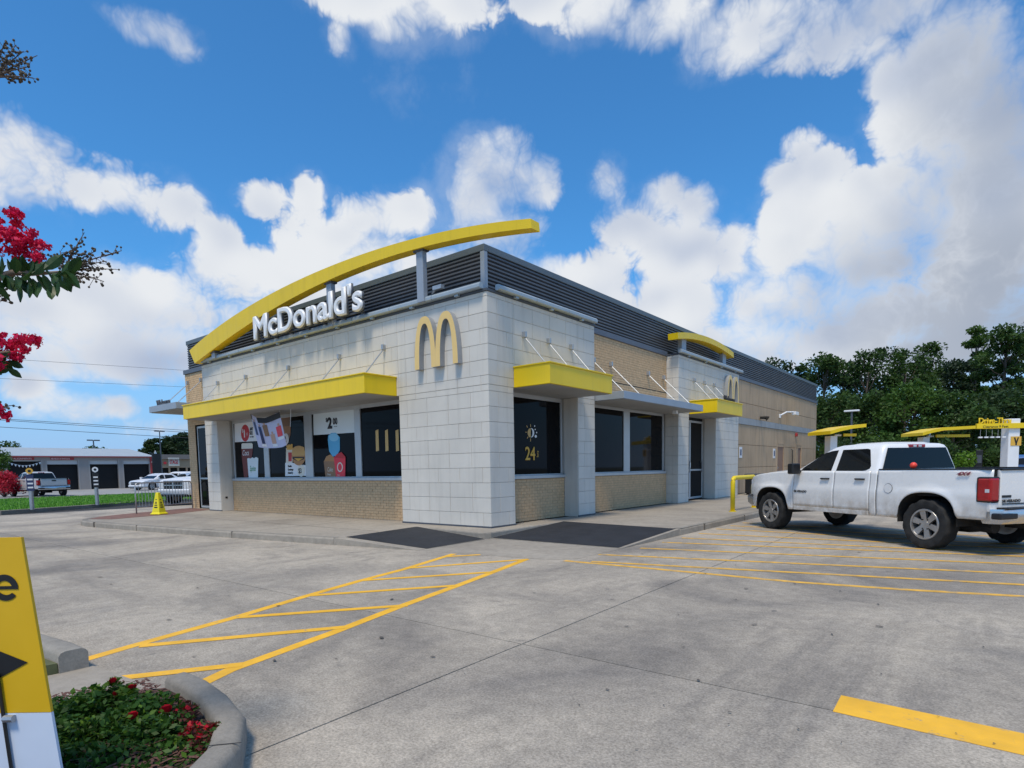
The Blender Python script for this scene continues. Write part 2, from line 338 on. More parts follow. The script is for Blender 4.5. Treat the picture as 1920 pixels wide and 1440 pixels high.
def add_object_random(m, amt):      # each laid piece a shade apart
    nt = m.node_tree; p = nt.nodes['Principled BSDF']; l = p.inputs['Base Color'].links[0]; src = l.from_socket
    oi = nt.nodes.new('ShaderNodeObjectInfo'); mr = nt.nodes.new('ShaderNodeMapRange'); nt.links.new(oi.outputs['Random'], mr.inputs[0]); mr.inputs[3].default_value = 1 - amt; mr.inputs[4].default_value = 1 + amt
    sc = nt.nodes.new('ShaderNodeVectorMath'); sc.operation = 'SCALE'; nt.links.new(src, sc.inputs[0]); nt.links.new(mr.outputs[0], sc.inputs['Scale']); nt.links.new(sc.outputs[0], p.inputs['Base Color'])
add_object_random(MT['tile'], .035); add_object_random(MT['block'], .03); add_object_random(MT['lot'], .06)
def worn_paint(m, under, lo, hi, scale):   # traffic paint rubbed through to the concrete in flecks
    nt = m.node_tree; p = nt.nodes['Principled BSDF']; src = p.inputs['Base Color'].links[0].from_socket; geo = nt.nodes.new('ShaderNodeNewGeometry')
    n = nt.nodes.new('ShaderNodeTexNoise'); nt.links.new(geo.outputs['Position'], n.inputs['Vector']); n.inputs['Scale'].default_value = scale; n.inputs['Detail'].default_value = 8; n.inputs['Roughness'].default_value = .75
    mr = nt.nodes.new('ShaderNodeMapRange'); nt.links.new(n.outputs[0], mr.inputs[0]); mr.inputs[1].default_value = lo; mr.inputs[2].default_value = hi
    x = nt.nodes.new('ShaderNodeMix'); x.data_type = 'RGBA'; nt.links.new(mr.outputs[0], x.inputs[0]); nt.links.new(src, x.inputs[6]); x.inputs[7].default_value = (*under, 1); nt.links.new(x.outputs[2], p.inputs['Base Color'])
worn_paint(MT['line'], (.30,.26,.20), .60, .70, 7); worn_paint(MT['line2'], (.30,.26,.20), .52, .66, 6)

def streaks(m, amt, sc=(5, 5, .35)):     # rain-washed grime running down the face
    nt = m.node_tree; p = nt.nodes['Principled BSDF']; src = p.inputs['Base Color'].links[0].from_socket; geo = nt.nodes.new('ShaderNodeNewGeometry'); mp = nt.nodes.new('ShaderNodeMapping'); nt.links.new(geo.outputs['Position'], mp.inputs['Vector']); mp.inputs['Scale'].default_value = sc
    n = nt.nodes.new('ShaderNodeTexNoise'); nt.links.new(mp.outputs[0], n.inputs['Vector']); n.inputs['Scale'].default_value = 1.3; n.inputs['Detail'].default_value = 6; n.inputs['Roughness'].default_value = .6
    mr = nt.nodes.new('ShaderNodeMapRange'); nt.links.new(n.outputs[0], mr.inputs[0]); mr.inputs[1].default_value = .50; mr.inputs[2].default_value = .75; mr.inputs[3].default_value = 1; mr.inputs[4].default_value = 1 - amt
    s_ = nt.nodes.new('ShaderNodeVectorMath'); s_.operation = 'SCALE'; nt.links.new(src, s_.inputs[0]); nt.links.new(mr.outputs[0], s_.inputs['Scale']); nt.links.new(s_.outputs[0], p.inputs['Base Color'])
streaks(MT['tile'], .12); streaks(MT['block'], .30); streaks(MT['yel'], .10); streaks(MT['yelarch'], .12); streaks(MT['bandgrey'], .25)
# ================================================================ the setting
def struct(o): o['kind'] = 'structure'; return o
def sheet(name, pts, m, parent=None, z=None):
    b = MB(); b.add([(p[0], p[1], p[2] if z is None else z) for p in pts], [tuple(range(len(pts)))])
    me_o = b.build(name, m, parent, fix=False)
    if me_o.data.polygons[0].normal.z < 0: me_o.data.flip_normals()
    return me_o
def slab(name, pts, z0, z1, m, parent=None, bevel=0.):
    b = MB(); b.prism([(p[0], p[1]) for p in pts], (z0, z1), lambda u, v, w: (u, v, w)); return b.build(name, m, parent, bevel=bevel)
gr = MB(); gr.add([(-2600,-2600,-.26),(2600,-2600,-.26),(2600,2600,-.26),(-2600,2600,-.26)], [(0,1,2,3)])
struct(gr.build('ground', MT['ground'], fix=False))
lot = struct(sheet('parking_lot', [(-60,-24,0),(46,-24,0),(46,70,0),(-60,70,0)], MT['joint'], z=LOT - .03))
JX, JY = [-19.2, -9.2, 5.0, 19, 33, 46], [-24, -15.0, -5.62, 8.4, 22, 36, 52, 70]
for i in range(len(JX) - 1):
    for j in range(len(JY) - 1):
        g = .006; sk = .012
        P = [(JX[i]+g,JY[j]+g),(JX[i+1]-g,JY[j]+g),(JX[i+1]-g,JY[j+1]-g),(JX[i]+g,JY[j+1]-g)]
        P = [(x - sk * y * (abs(x - 5) < .1) * 2 , y) for x, y in P]
        slab('lot_slab', P, LOT - .028, LOT, MT['lot'], lot)
# pale patch of newer concrete where the walk crosses from the planting bed
def stripe(pts, w, m=MT['line'], z=LOT + .002):
    pts = [Vector((p[0], p[1], 0)) for p in pts]; A = []; Bq = []
    for i, p in enumerate(pts):
        t = (pts[min(i+1, len(pts)-1)] - pts[max(i-1, 0)]).normalized(); n = Vector((-t.y, t.x, 0)) * w / 2
        A.append(p + n); Bq.append(p - n)
    b = MB(); b.add([(q.x, q.y, z) for q in A] + [(q.x, q.y, z) for q in Bq], [(i, len(pts)+i, len(pts)+i+1, i+1) for i in range(len(pts)-1)])
    o = b.build('painted_line', m, lot, fix=False)
    if o.data.polygons[0].normal.z < 0: o.data.flip_normals()
    return o
def A4(x, y): return onz(600 + x * 700 / 1920, 940 + y * 300 / 823)
def B5(x, y): return onz(100 + x * 600 / 1920, 900 + y * 400 / 1280)
def C6(x, y): return onz(1040 + x * 880 / 1920, 940 + y * 500 / 1091)
stripe([B5(105,1103), B5(460,1000), B5(1080,828), B5(1530,693), B5(1840,605), A4(430,350), A4(690,270)], .105)
stripe([B5(888,1222), B5(1060,1140), A4(60,678), A4(420,538), A4(690,440), A4(880,368), A4(1060,298)], .105)
Z2 = LOT + .0035
for p, q in ((B5(380,1192), B5(1010,1122)), (B5(520,997), B5(1650,893)), (B5(1110,825), A4(380,541)), (B5(1540,694), A4(640,438)), (A4(210,408), A4(850,367)), (A4(440,345), A4(1030,302)), (A4(650,285), A4(825,275))):
    e_ = (q - p) / np.linalg.norm(q - p); stripe([p, q + e_ * (.13 if q[0] > 1.8 else 0)], .10, MT['line'], Z2)
stripe([C6(40,243), C6(500,285), C6(980,330), C6(1440,362), C6(1900,388), (11.6, -1.35)], .10, MT['line2'])
for k, (p, q) in enumerate((((150,247),(1920,342)),((180,218),(1920,297)),((350,192),(1920,258)),((440,168),(1900,225)),((520,150),(1500,195)),((590,132),(1300,165)),((660,113),(1080,135)),((720,100),(1000,115)),((770,88),(900,95)))):
    a, b = C6(*p), C6(*q); d = (b - a) / np.linalg.norm(b - a)
    stripe([a, a + d * 8.6], .10, MT['line2'], Z2)
d = np.array([1., -.03, 0])
sheet('painted_line', [(7.235,-5.36),(7.245,-5.64),(10.9,-5.80),(10.9,-5.50)], MT['line'], lot, LOT + .002)
fk = MB(); rf_ = random.Random(21)
for i in range(75):
    px_, py_ = rf_.uniform(60, 1900), 1020 + 400 * rf_.random() ** 1.7; c_ = onz(px_, py_)
    if (c_[0] < 6 and c_[1] < -7.3) or (-13 < c_[0] < 3.5 and c_[1] > -4.0) or c_[1] > 8: continue
    l_ = rf_.uniform(.006, .034) * min(1, (1500 - py_) / 330); w_ = l_ * rf_.uniform(.3, .6); a_ = rf_.random() * 6.28; n_ = 7; ring = []
    for k_ in range(n_): t_ = 6.283 * k_ / n_; u_, v_ = l_ * math.cos(t_) * rf_.uniform(.7, 1.1), w_ * math.sin(t_) * rf_.uniform(.7, 1.1); ring.append((c_[0] + u_ * math.cos(a_) - v_ * math.sin(a_), c_[1] + u_ * math.sin(a_) + v_ * math.cos(a_), LOT + .0085 + .004 * rf_.random()))
    fk.add(ring, [tuple(range(n_))])
tag(fk.build('leaf_litter', mat('dry_dark_litter', (.085,.075,.065), .95), None, fix=False), 'scattered dark flecks of dry leaf litter over the lot', 'litter', kind='stuff')
# ---- walk round the restaurant, corner ramps and apron
WALK = [(-14.9,.62),(-13.35,-1.7),(-12.95,-2.6),(-12.5,-3.2),(-11.9,-3.62),(-11.3,-3.82),(-10.7,-3.87),(-8.5,-3.68),(-6.4,-3.45),(-4.3,-3.14),(-2.15,-2.84),(-1.42,-2.73),
        (-1.72,-.44),(.25,-.66),(.36,-.62),(.42,-.5),(.37,2.05),(3.24,1.72),(3.27,6),(3.27,34),(-.3,34),(-.3,.62)]
walk = struct(slab('sidewalk', WALK, -.255, 0, MT['walk'], bevel=.03))
def ramp(name, q):
    b = MB(); b.add([(*p, ) for p in q] + [(p[0], p[1], -.25) for p in q], [(0,1,2,3),(7,6,5,4)] + [(i, 4+i, 4+(i+1) % 4, (i+1) % 4) for i in range(4)]); return b.build(name, MT['walk'], walk)
ramp('kerb_ramp', [(-1.418,-2.725,-.001),(.47,-2.42,LOT+.006),(.415,-.665,LOT+.012),(-1.715,-.445,-.001)])
ramp('kerb_ramp', [(.425,-.495,LOT+.012),(3.20,-.5,LOT+.006),(3.238,1.715,-.001),(.375,2.045,-.001)])
sheet('ramp_coating', [(-1.36,-2.50,.001),(.46,-2.22,LOT+.012),(.405,-.69,LOT+.017),(-1.68,-.47,.001)], MT['matb'], walk)
sheet('ramp_coating', [(.44,-.48,LOT+.017),(3.13,-.48,LOT+.012),(3.16,1.70,.002),(.385,2.02,.002)], MT['matb'], walk)
sheet('apron', [(.475,-2.42),(.42,-.66),(.43,-.5),(3.2,-.505),(3.2,-1.75),(2.95,-2.06),(2.58,-2.14),(1.6,-2.25)], MT['walk'], walk, LOT + .0022)
stripe_j = MB()
def jline(a, b, w=.012, z=.003):
    a, b = Vector((*a[:2], 0)), Vector((*b[:2], 0)); t = (b - a).normalized(); n = Vector((-t.y, t.x, 0)) * w / 2
    stripe_j.add([(*(a + n)[:2], z), (*(b + n)[:2], z), (*(b - n)[:2], z), (*(a - n)[:2], z)], [(0, 3, 2, 1)])
for x in (-9.2, -6.2, -4.2): jline((x, -.05 if x > -11 else .6), (x + .15, -3.05))
jline((-12.2,-1.7),(-1.62,-1.55))
for y in (4.0, 7.0, 10, 13, 17, 21, 25): jline((.1, y), (3.05, y))
stripe_j.build('expansion_joint', MT['joint'], walk, fix=False)
kj = MB()
for x, y, a in ((-8.0,-3.63,.09),(-4.33,-3.15,.12),(-10.2,-3.85,0)): kj.box(x-.0025,x+.0025,y-.004,y+.14,-.13,.0035)
for y in (2.9,5.4): kj.box(3.12,3.275,y-.0025,y+.0025,-.13,.0035)
kj.build('kerb_joint', mat('kerb_crack', (.12,.105,.09), .95), walk)
# the walk's edge itself: a greyer kerb band, laid a hair above
def band(pts, w, m, z, parent, name):
    n = len(pts); b = MB(); P = [Vector((*p, 0)) for p in pts]; q = []
    for i, p in enumerate(P):
        t = (P[min(i+1, n-1)] - P[max(i-1, 0)]).normalized(); q.append(p + Vector((-t.y, t.x, 0)) * w)
    b.add([(p.x, p.y, z) for p in P] + [(p.x, p.y, z) for p in q], [(i, i+1, n+i+1, n+i) for i in range(n-1)])
    o = b.build(name, m, parent, fix=False)
    if o.data.polygons[0].normal.z < 0: o.data.flip_normals()
    return o
band([(x, y + .03) for x, y in WALK[3:12]], .13, MT['kerb'], .0022, walk, 'kerb_top')
band([(3.237,1.75),(3.237,6),(3.237,33.9)], .13, MT['kerb'], .0022, walk, 'kerb_top')
pv = [(-13.1,-2.2),(-12.45,-3.05),(-11.7,-3.5),(-10.9,-3.2),(-11.4,-1.5),(-12.6,.28),(-14.3,.3)]
sheet('paver_patch', pv, MT['paver'], walk, .0042)
# ---- planting bed by the viewer, with its kerb
KO = [(4.16,-7.60),(4.40,-7.60),(4.73,-7.64),(5.06,-7.72),(5.36,-7.90),(5.62,-8.2),(5.80,-8.7),(5.85,-9.6),(5.85,-12.0)]
def inset(pts, w):
    P = [Vector((*p, 0)) for p in pts]; q = []
    for i, p in enumerate(P):
        t = (P[min(i+1, len(P)-1)] - P[max(i-1, 0)]).normalized(); q.append((p + Vector((t.y, -t.x, 0)) * w)[:2])
    return q
KI = inset(KO, .14)
bed = struct(slab('planting_bed', KI + [(3.4,-12.0),(3.5,-9.0),(4.02,-7.9)], -.24, -.045, mat('bark_mulch', (.05,.028,.02), .95, .5, 40, 1., 90)))
kb = MB(); n = len(KO)
prof = [(0, -.24), (0, -.01), (.015, .012), (.04, .022), (.13, .022), (.155, .012), (.17, -.01), (.17, -.24)]
kb.loft([[(*(Vector(KO[i]) + (Vector(KI[i]) - Vector(KO[i])) * (u / .17)), z * (1 if i or z < 0 else .9)) for u, z in prof] for i in range(n)], closed=True)
kb.build('bed_kerb', MT['kerb'], bed, smooth=True)
kj = MB(); a, b = Vector(KO[4]), Vector(KI[4]); t = (b - a).normalized(); nn = Vector((-t.y, t.x)) * .005
kj.add([(*(a - t * .004 + nn), .0235), (*(b + nn), .0235), (*(b - nn), .0235), (*(a - t * .004 - nn), .0235)], [(0,1,2,3)]); kj.build('kerb_joint', MT['joint'], bed, fix=False)
KO2 = [(3.06,-7.80),(2.8,-7.81),(2.5,-7.85),(1.2,-8.02),(-4,-8.6)]
k2 = MB(); k2.loft([[(p[0], p[1] - u, z) for u, z in prof] for p in KO2], closed=True); 
bed2 = struct(slab('planting_bed', [(3.05,-7.975),(2.5,-8.03),(1.2,-8.2),(-4,-8.78),(-4,-12),(2.6,-12)], -.24, -.05, mat('lawn_soil', (.10,.11,.05), .95, .3, 8)))
k2.build('bed_kerb', MT['kerb'], bed2, smooth=True)
cross = struct(slab('crossing_path', [(2.8,-7.80),(4.14,-7.66),(4.0,-7.9),(3.5,-9.0),(3.4,-12),(2.6,-12),(3.05,-7.97)], -.2, LOT + .010, MT['walk']))
# ---- grass verge, service road and forecourt on the left
VK = [onz(-700,980), onz(0, 680+1185*.2395), onz(640*.2396, 680+1140*.2395), onz(1040*.2396, 680+1105*.2395), np.array([-24.6, 6., 0]), np.array([-25, 60., 0])]
VF = [np.array([-37., -30., 0]), np.array([-37., -.6, 0]), np.array([-35.8, 3, 0]), np.array([-37.2, 6.6, 0]), np.array([-37.4, 12, 0]), np.array([-37.5, 60, 0])]
verge = struct(slab('grass_verge', [p[:2] for p in VK] + [p[:2] for p in VF[::-1]], -.25, -.03, mat('lawn_green', (.085,.21,.022), .95, .3, 1.2, .6, 30)))
vk = MB(); vk.loft([[(p[0] + .17 - u, p[1], min(z, .0)) for u, z in prof] for p in VK], closed=True); vk.build('verge_kerb', MT['kerb'], verge, smooth=True)
gm = MB(); r2 = random.Random(3)
for i in range(22000):
    k = r2.random(); x = -20.9 - 15.5 * r2.random() ** 1.3; y = -4.5 + 13.5 * r2.random()
    if x > -20.6 - .33 * (y + 3.8): continue
    h = .05 + .05 * r2.random(); a = r2.random() * 6.28; w = .02; dx, dy = w * math.cos(a), w * math.sin(a)
    gm.add([(x - dx, y - dy, -.035), (x + dx, y + dy, -.035), (x + dy * .8, y - dx * .8, -.035 + h)], [(0, 1, 2)])
tag(gm.build('grass', mat('grass_blades', (.10,.27,.02), .8, .35, 2.), fix=False), 'short bright green mown grass along the verge behind the lot', 'grass', kind='stuff')
struct(sheet('service_road', [(-41,-60,0),(-37.2,-60,0),(-37.2,90,0),(-41,90,0)], mat('asphalt', (.10,.10,.10), .9, .15, .5, .3, 60), z=LOT + .002))
struct(sheet('forecourt', [(-90,-60,0),(-41,-60,0),(-41,90,0),(-90,90,0)], concrete('forecourt_concrete', (.33,.325,.31), (.2,.195,.19), .1, .6), z=LOT + .006))

# ================================================================ restaurant
rest = thing('restaurant', 'white tiled and tan brick fast food restaurant with yellow roof arch and charcoal louvred parapet', 'restaurant')
XL, WE, LE, BK, TOP = -14.35, -12.17, -11.35, 29.6, 4.665
def part(b, name, m, parent=rest, **k): return b.build(name, m, parent, **k)
core = MB().box(XL + .1, -.5, .5, BK, 0.001, 4.70); part(core, 'building_core', MT['interior'])
part(MB().box(XL + .15, -.6, .6, BK - .1, 4.70, 5.2), 'roof_deck', MT['roof'])
# ---- tiled masses: backing in grout, tiles 12 mm proud
TH, TW, TT = .305, .64, .012
tile_mesh = {}; tiles_made = [0]; far_tiles = MB()
def tile_m(w, h):
    k = (round(w, 3), round(h, 3))
    if k not in tile_mesh:
        c = .004; b = MB(); a = .002
        b.add([(a,0,a),(w-a,0,a),(w-a,0,h-a),(a,0,h-a),(a+c,-TT,a+c),(w-a-c,-TT,a+c),(w-a-c,-TT,h-a-c),(a+c,-TT,h-a-c)], [(4,5,6,7),(0,1,5,4),(1,2,6,5),(2,3,7,6),(3,0,4,7)])
        me = b.mesh('wall_tile'); me.materials.append(MT['tile']); tile_mesh[k] = me
    return tile_mesh[k]
def tile_face(o, width, z0, z1, side, far=False, phase=0.):
    """o: base point of the face's lower left; side 'F' faces -Y (runs +X), 'R' faces +X (runs +Y)"""
    rz = 0 if side == 'F' else R(90); k0 = int(math.floor(z0 / TH + 1e-6)); k = k0
    while k * TH < z1 - .02:
        a, b = max(z0, k * TH), min(z1, (k + 1) * TH)
        ph = (-.20, -.49, -.02)[k % 3 if k % 3 < 2 else 1] + phase
        e = width + ph; xs = [width]
        while e > .04:
            if e < width - .04: xs.append(e)
            e -= TW
        xs.append(0.); xs = xs[::-1]
        for i in range(len(xs) - 1):
            w, h = xs[i+1] - xs[i], b - a
            if w < .03 or h < .03: continue
            c, s = math.cos(rz), math.sin(rz); jit = rng.uniform(-.0012, .0012)
            p = (o[0] + c * xs[i] + s * (-jit) * 0, o[1] + s * xs[i], a)
            if far:
                tm = tile_m(w, h); vs = [Matrix.Rotation(rz, 3, 'Z') @ v.co + Vector(p) for v in tm.vertices]
                far_tiles.add(vs, [tuple(q.vertices) for q in tm.polygons])
            else:
                t = bpy.data.objects.new('wall_tile', tile_m(w, h)); link(t, rest); t.location = p; t.rotation_euler = (0, 0, rz); tiles_made[0] += 1
        k += 1
I = TT
bk = MB()
bk.box(WE, 0 - I, I, .499, 2.87, TOP)                     # front upper wall
bk.box(WE, LE, I, .499, .002, 2.869)                      # front column
bk.box(-2.67, -I, I, .499, .002, 2.869)                   # corner pylon
bk.box(-.499, -I, .4995, 4.04, 2.87, TOP)                 # right block upper
bk.box(-.499, -I, .4995, .79, .002, 2.869)
bk.box(-.499, -I, 3.267, 4.04, .002, 2.869)
part(bk, 'tile_backing', MT['grout'])
b2 = MB(); b2.box(-.499, -I, 9.13 + I, 14.8, 2.87, TOP); b2.box(-.499, -I, 9.13 + I, 9.96, .002, 2.869); b2.box(-.499, -I, 12.39, 14.8, .002, 2.869); part(b2, 'tile_backing', MT['grout'])
tile_face((WE, I, 0), -WE - 2.67, 2.87, TOP, 'F'); tile_face((-2.67, I, 0), 2.67, 2.87, TOP, 'F'); tile_face((-2.67, I, 0), 2.67, .004, 2.868, 'F')
tile_face((WE, I, 0), LE - WE, .004, 2.868, 'F')
tile_face((-I, 0, 0), .79, .004, 2.868, 'R'); tile_face((-I, 0, 0), .79, 2.87, TOP, 'R'); tile_face((-I, .79, 0), 3.25 - .79, 2.87, TOP, 'R'); tile_face((-I, 3.25, 0), .79, 2.87, TOP, 'R')
tile_face((-I, 3.267, 0), .773, .004, 2.868, 'R')
n_near = tiles_made[0]
for a in (((-I, 9.13, 0), .83, .004, 2.868, 'R'), ((-I, 12.39, 0), 2.41, .004, 2.868, 'R'), ((-I, 9.13, 0), .83, 2.87, TOP, 'R'), ((-I, 9.96, 0), 2.43, 2.87, TOP, 'R'), ((-I, 12.39, 0), 2.41, 2.87, TOP, 'R'), ((-.45, 9.13 + I, 0), .45, .004, TOP, 'F')):
    tile_face(*a, far=True)
ft = part(far_tiles, 'far_wall_tiles', MT['tile']); ft['kind'] = 'stuff'; ft['label'] = 'white wall tiles of the side entrance block'
rv = MB()                                                # smooth reveals of the piers
rv.box(LE + .001, LE + .012, .02, .40, .005, 2.86); rv.box(-.40, -.02, 3.255, 3.266, .005, 2.86); rv.box(-.41, -.02, 12.378, 12.389, .005, 2.86); rv.box(-2.682, -2.671, .02, .4, .005, 2.86)
rv.box(-.4, -.02, .791, .802, .005, 2.86); rv.box(-.4, -.02, 4.041, 4.05, .005, 4.64); rv.box(-.4, -.02, 9.961, 9.972, .005, 2.86); rv.box(WE - .012, WE - .001, .02, .42, .005, 4.64)
for i in range(len(rv.v)//8):
    q = MB(); q.add(rv.v[i*8:i*8+8], [(0,3,2,1),(4,5,6,7),(0,1,5,4),(1,2,6,5),(2,3,7,6),(3,0,4,7)]); part(q, 'pier_reveal', MT['tile'])
part(MB().box(LE + .013, LE + .02, .14, .21, .40, .46), 'outlet_cover', MT['black'])
bs = MB(); bs.box(-2.68, .006, -.006, .02, .0005, .035); bs.box(WE - .005, LE + .016, -.006, .02, .0005, .035); bs.box(-.02, .0065, -.005, .8, .0006, .035); bs.box(-.02, .0065, 3.26, 4.045, .0006, .035)

for i in range(len(bs.v)//8):
    q = MB(); q.add(bs.v[i*8:i*8+8], [(0,3,2,1),(4,5,6,7),(0,1,5,4),(1,2,6,5),(2,3,7,6),(3,0,4,7)]); part(q, 'base_strip', MT['flash'])
# ---- brickwork: every brick is modelled, joined per panel
BW, BH, BG = .203, .0677, .010
def brick_panel(o, width, z0, z1, side, name='brick_panel'):
    rz = 0 if side == 'F' else R(90); c, s = math.cos(rz), math.sin(rz); b = MB(); mo = MB()
    def P(u, d, z): return (o[0] + c * u + s * d * 1, o[1] + s * u - c * d, z)
    row = 0; z = z0
    while z < z1 - .02:
        h = min(BH, z1 - z) - BG; u = -(row % 2) * BW / 2
        while u < width - .02:
            a, e = max(u, 0), min(u + BW - BG, width)
            if e - a > .02:
                d = .009 + rng.uniform(-.002, .002)
                b.add([P(a,0,z),P(e,0,z),P(e,0,z+h),P(a,0,z+h),P(a,d,z),P(e,d,z),P(e,d,z+h),P(a,d,z+h)], [(4,5,6,7),(0,1,5,4),(1,2,6,5),(2,3,7,6),(3,0,4,7)])
            u += BW
        row += 1; z += BH
    mo.add([P(0,0,z0),P(width,0,z0),P(width,0,z1),P(0,0,z1)], [(0,1,2,3)])
    m = part(mo, name, MT['mortar'], fix=False); q = b.build('bricks', MT['brick'], m, fix=False); q['kind'] = 'stuff'
FY, RX = .41, -.41
brick_panel((LE + .02, FY, 0), -2.69 - LE - .02, .004, .955, 'F')
brick_panel((RX, .81, 0), 3.25 - .81, .004, .955, 'R'); brick_panel((RX, 4.055, 0), 9.12 - 4.055, .004, .955, 'R')
brick_panel((RX, 4.055, 0), 9.12 - 4.055, 2.90, 4.655, 'R'); brick_panel((XL, FY, 0), WE - .02 - XL, 2.88, 4.655, 'F')
brick_panel((XL, FY, 0), .55, .004, 2.878, 'F')
jb = MB(); jb.box(-.42, -.397, 4.056, 9.118, 3.505, 3.525); jb.box(XL, WE - .02, .397, .42, 3.505, 3.525); part(jb, 'movement_joint', MT['joint'])
sw = MB(); sw.box(XL + .001, XL + .0995, .5, BK, 0, 4.7); sw.box(XL + .1, -.42, BK + .001, BK + .1, 0, 4.7); sw.box(XL + .002, XL + .0993, .42, .4995, 0, 4.7); part(sw, 'side_wall', MT['block'])
# ---- rear tan block wall with real courses
ys = [14.805, 18.4, 21.5, 25.6, BK]
for zi, (z0, z1) in enumerate(((.003, 1.08), (1.095, 2.02), (2.035, 2.86), (3.15, 3.75), (3.765, 4.655))):
    for i in range(4):
        a, e = ys[i] + .006, ys[i+1] - .006
        if zi < 2 and i in (2, 3):
            d0 = (21.67, 25.1)[i - 2]; d1 = d0 + 1.17; segs = [(a, d0 - .05), (d1 + .05, e)] if d0 - .05 > a + .02 else [(d1 + .05, e)]
        else: segs = [(a, e)]
        for s0, s1 in segs: MB().box(-.5, -.4, s0, s1, z0, z1).build('wall_panel', MT['block'], rest, bevel=.006)
MB().box(-.502, -.46, 14.81, BK - .003, .002, 4.66).build('wall_backing', MT['joint'], rest)
MB().box(-.5, -.375, 14.81, BK + .02, 2.87, 3.14).build('grey_band', MT['bandgrey'], rest)
for d0 in (21.67, 25.1):
    dd = MB().box(-.47, -.43, d0 + .03, d0 + 1.14, .01, 2.16).build('service_door', MT['door'], rest); dd['label'] = 'brown steel service door in the tan wall'
    f = MB(); f.box(-.49, -.39, d0 - .045, d0 + .028, .004, 2.23); f.box(-.49, -.39, d0 + 1.142, d0 + 1.215, .004, 2.23); f.box(-.49, -.39, d0 + .028, d0 + 1.142, 2.165, 2.23); f.build('door_frame', MT['block'], dd)
    h = MB(); h.box(-.43, -.40, d0 + .1, d0 + .14, .95, 1.1); h.box(-.40, -.385, d0 + .1, d0 + .24, 1.0, 1.03); h.build('handle', MT['galv'], dd)
for y in (16.15, 20.96):
    sg = MB().box(-.4, -.385, y, y + .33, 1.48, 1.93).build('notice_sign', MT['white'], rest); MB().box(-.3845, -.383, y + .08, y + .25, 1.58, 1.83).build('symbol', MT['navy'], sg)
wl = MB(); wl.box(-.4, -.34, 21.85, 22.02, 3.42, 3.60); wl.tube([(-.34,21.93,3.55),(-.15,22.2,3.70),(0.0,22.9,3.74)], .04, 6); wl.box(-.08, .12, 22.85, 23.45, 3.60, 3.76); part(wl, 'wall_lamp', MT['white'], bevel=.01)
part(MB().tube([(-.4,18.9,3.27),(-.15,18.9,3.25),(-.08,18.9,3.2)], [.05,.07,.12], 8), 'alarm_horn', MT['black'])
part(MB().box(-.4, -.3, 24.9, 25.1, 2.62, 2.80), 'alarm_bell', mat('alarm_red', (.4,.03,.03), .5), bevel=.02)
part(MB().tube([(-.4,24.2,1.95),(-.33,24.2,1.9),(-.33,24.2,1.1),(-.4,24.2,1.05)], .02, 6), 'pull_bar', MT['black'])
# ---- windows
def window(xs, side, plane, z0=1.06, z1=2.77, lab=None, ends=.06):
    """xs: list of (a, b) glass spans; one framed strip of panes"""
    def bx(b, u0, u1, d0, d1, za, zb):
        if side == 'F': b.box(u0, u1, plane + d0, plane + d1, za, zb)
        else: b.box(-(plane + d1), -(plane + d0), u0, u1, za, zb)
    lo, hi = xs[0][0] - ends, xs[-1][1] + ends; f = MB()
    bx(f, lo, hi, -.01, .06, z1, 2.869); bx(f, lo, hi, -.01, .06, z0 - .03, z0)
    prev = lo
    for a, e in xs: bx(f, prev, a, -.012, .06, z0, z1); prev = e
    bx(f, prev, hi, -.012, .06, z0, z1)
    fr = part(f, 'window_frame', MT['frame'], bevel=.006)
    if lab: fr['label'] = lab
    for a, e in xs:
        b = MB(); bx(b, a + .001, e - .001, .02, .03, z0 + .001, z1 - .001); b.build('pane', MT['glass'], fr)
    b = MB(); bx(b, lo - .02, hi + .02, -.09, .055, .958, z0 - .031); b.build('sill', MT['frame'], fr, bevel=.006)
    return fr
WF = window([(-11.20,-9.40),(-9.12,-7.20),(-6.84,-4.93),(-4.69,-2.73)], 'F', .45)
window([(.86,3.18)], 'R', .45, ends=.05); window([(4.12,6.37),(6.73,8.95)], 'R', .45, ends=.06)
# ---- glazed doors
def gdoor(u0, u1, side, plane, z1, lab):
    def bx(b, a0, a1, d0, d1, za, zb):
        if side == 'F': b.box(a0, a1, plane + d0, plane + d1, za, zb)
        else: b.box(-(plane + d1), -(plane + d0), a0, a1, za, zb)
    f = MB(); n = 2 if u1 - u0 > 1.7 else 1; w = (u1 - u0) / n
    for i in range(n):
        a, e = u0 + i * w, u0 + (i + 1) * w
        bx(f, a, a + .06, 0, .05, .03, z1); bx(f, e - .06, e, 0, .05, .03, z1); bx(f, a + .06, e - .06, 0, .05, .03, .10); bx(f, a + .06, e - .06, 0, .05, z1 - .07, z1); bx(f, a + .06, e - .06, .001, .05, 1.01, 1.07)
    d = part(f, 'entrance_door', MT['frame'], bevel=.004); d['label'] = lab
    for i in range(n):
        a, e = u0 + i * w, u0 + (i + 1) * w
        for za, zb in ((.101, 1.009), (1.071, z1 - .071)):
            b = MB(); bx(b, a + .061, e - .061, .015, .03, za, zb); b.build('pane', MT['glass'], d)
        b = MB(); bx(b, e - .14, e - .10, -.05, -.02, .95, 1.35); bx(b, e - .13, e - .11, -.02, .01, .97, 1.0); bx(b, e - .13, e - .11, -.02, .01, 1.3, 1.33); b.build('handle', MT['galv'], d)
    return d
gdoor(-13.75, -12.24, 'F', .44, 2.83, 'glazed entrance door beside the white column'); sd_ = gdoor(10.02, 12.3, 'R', .45, 2.76, 'pair of glazed side entrance doors under the yellow canopy')
part(MB().box(-.447, -.444, 11.1, 11.22, 1.12, 1.3), 'door_notice', MT['white'], sd_)
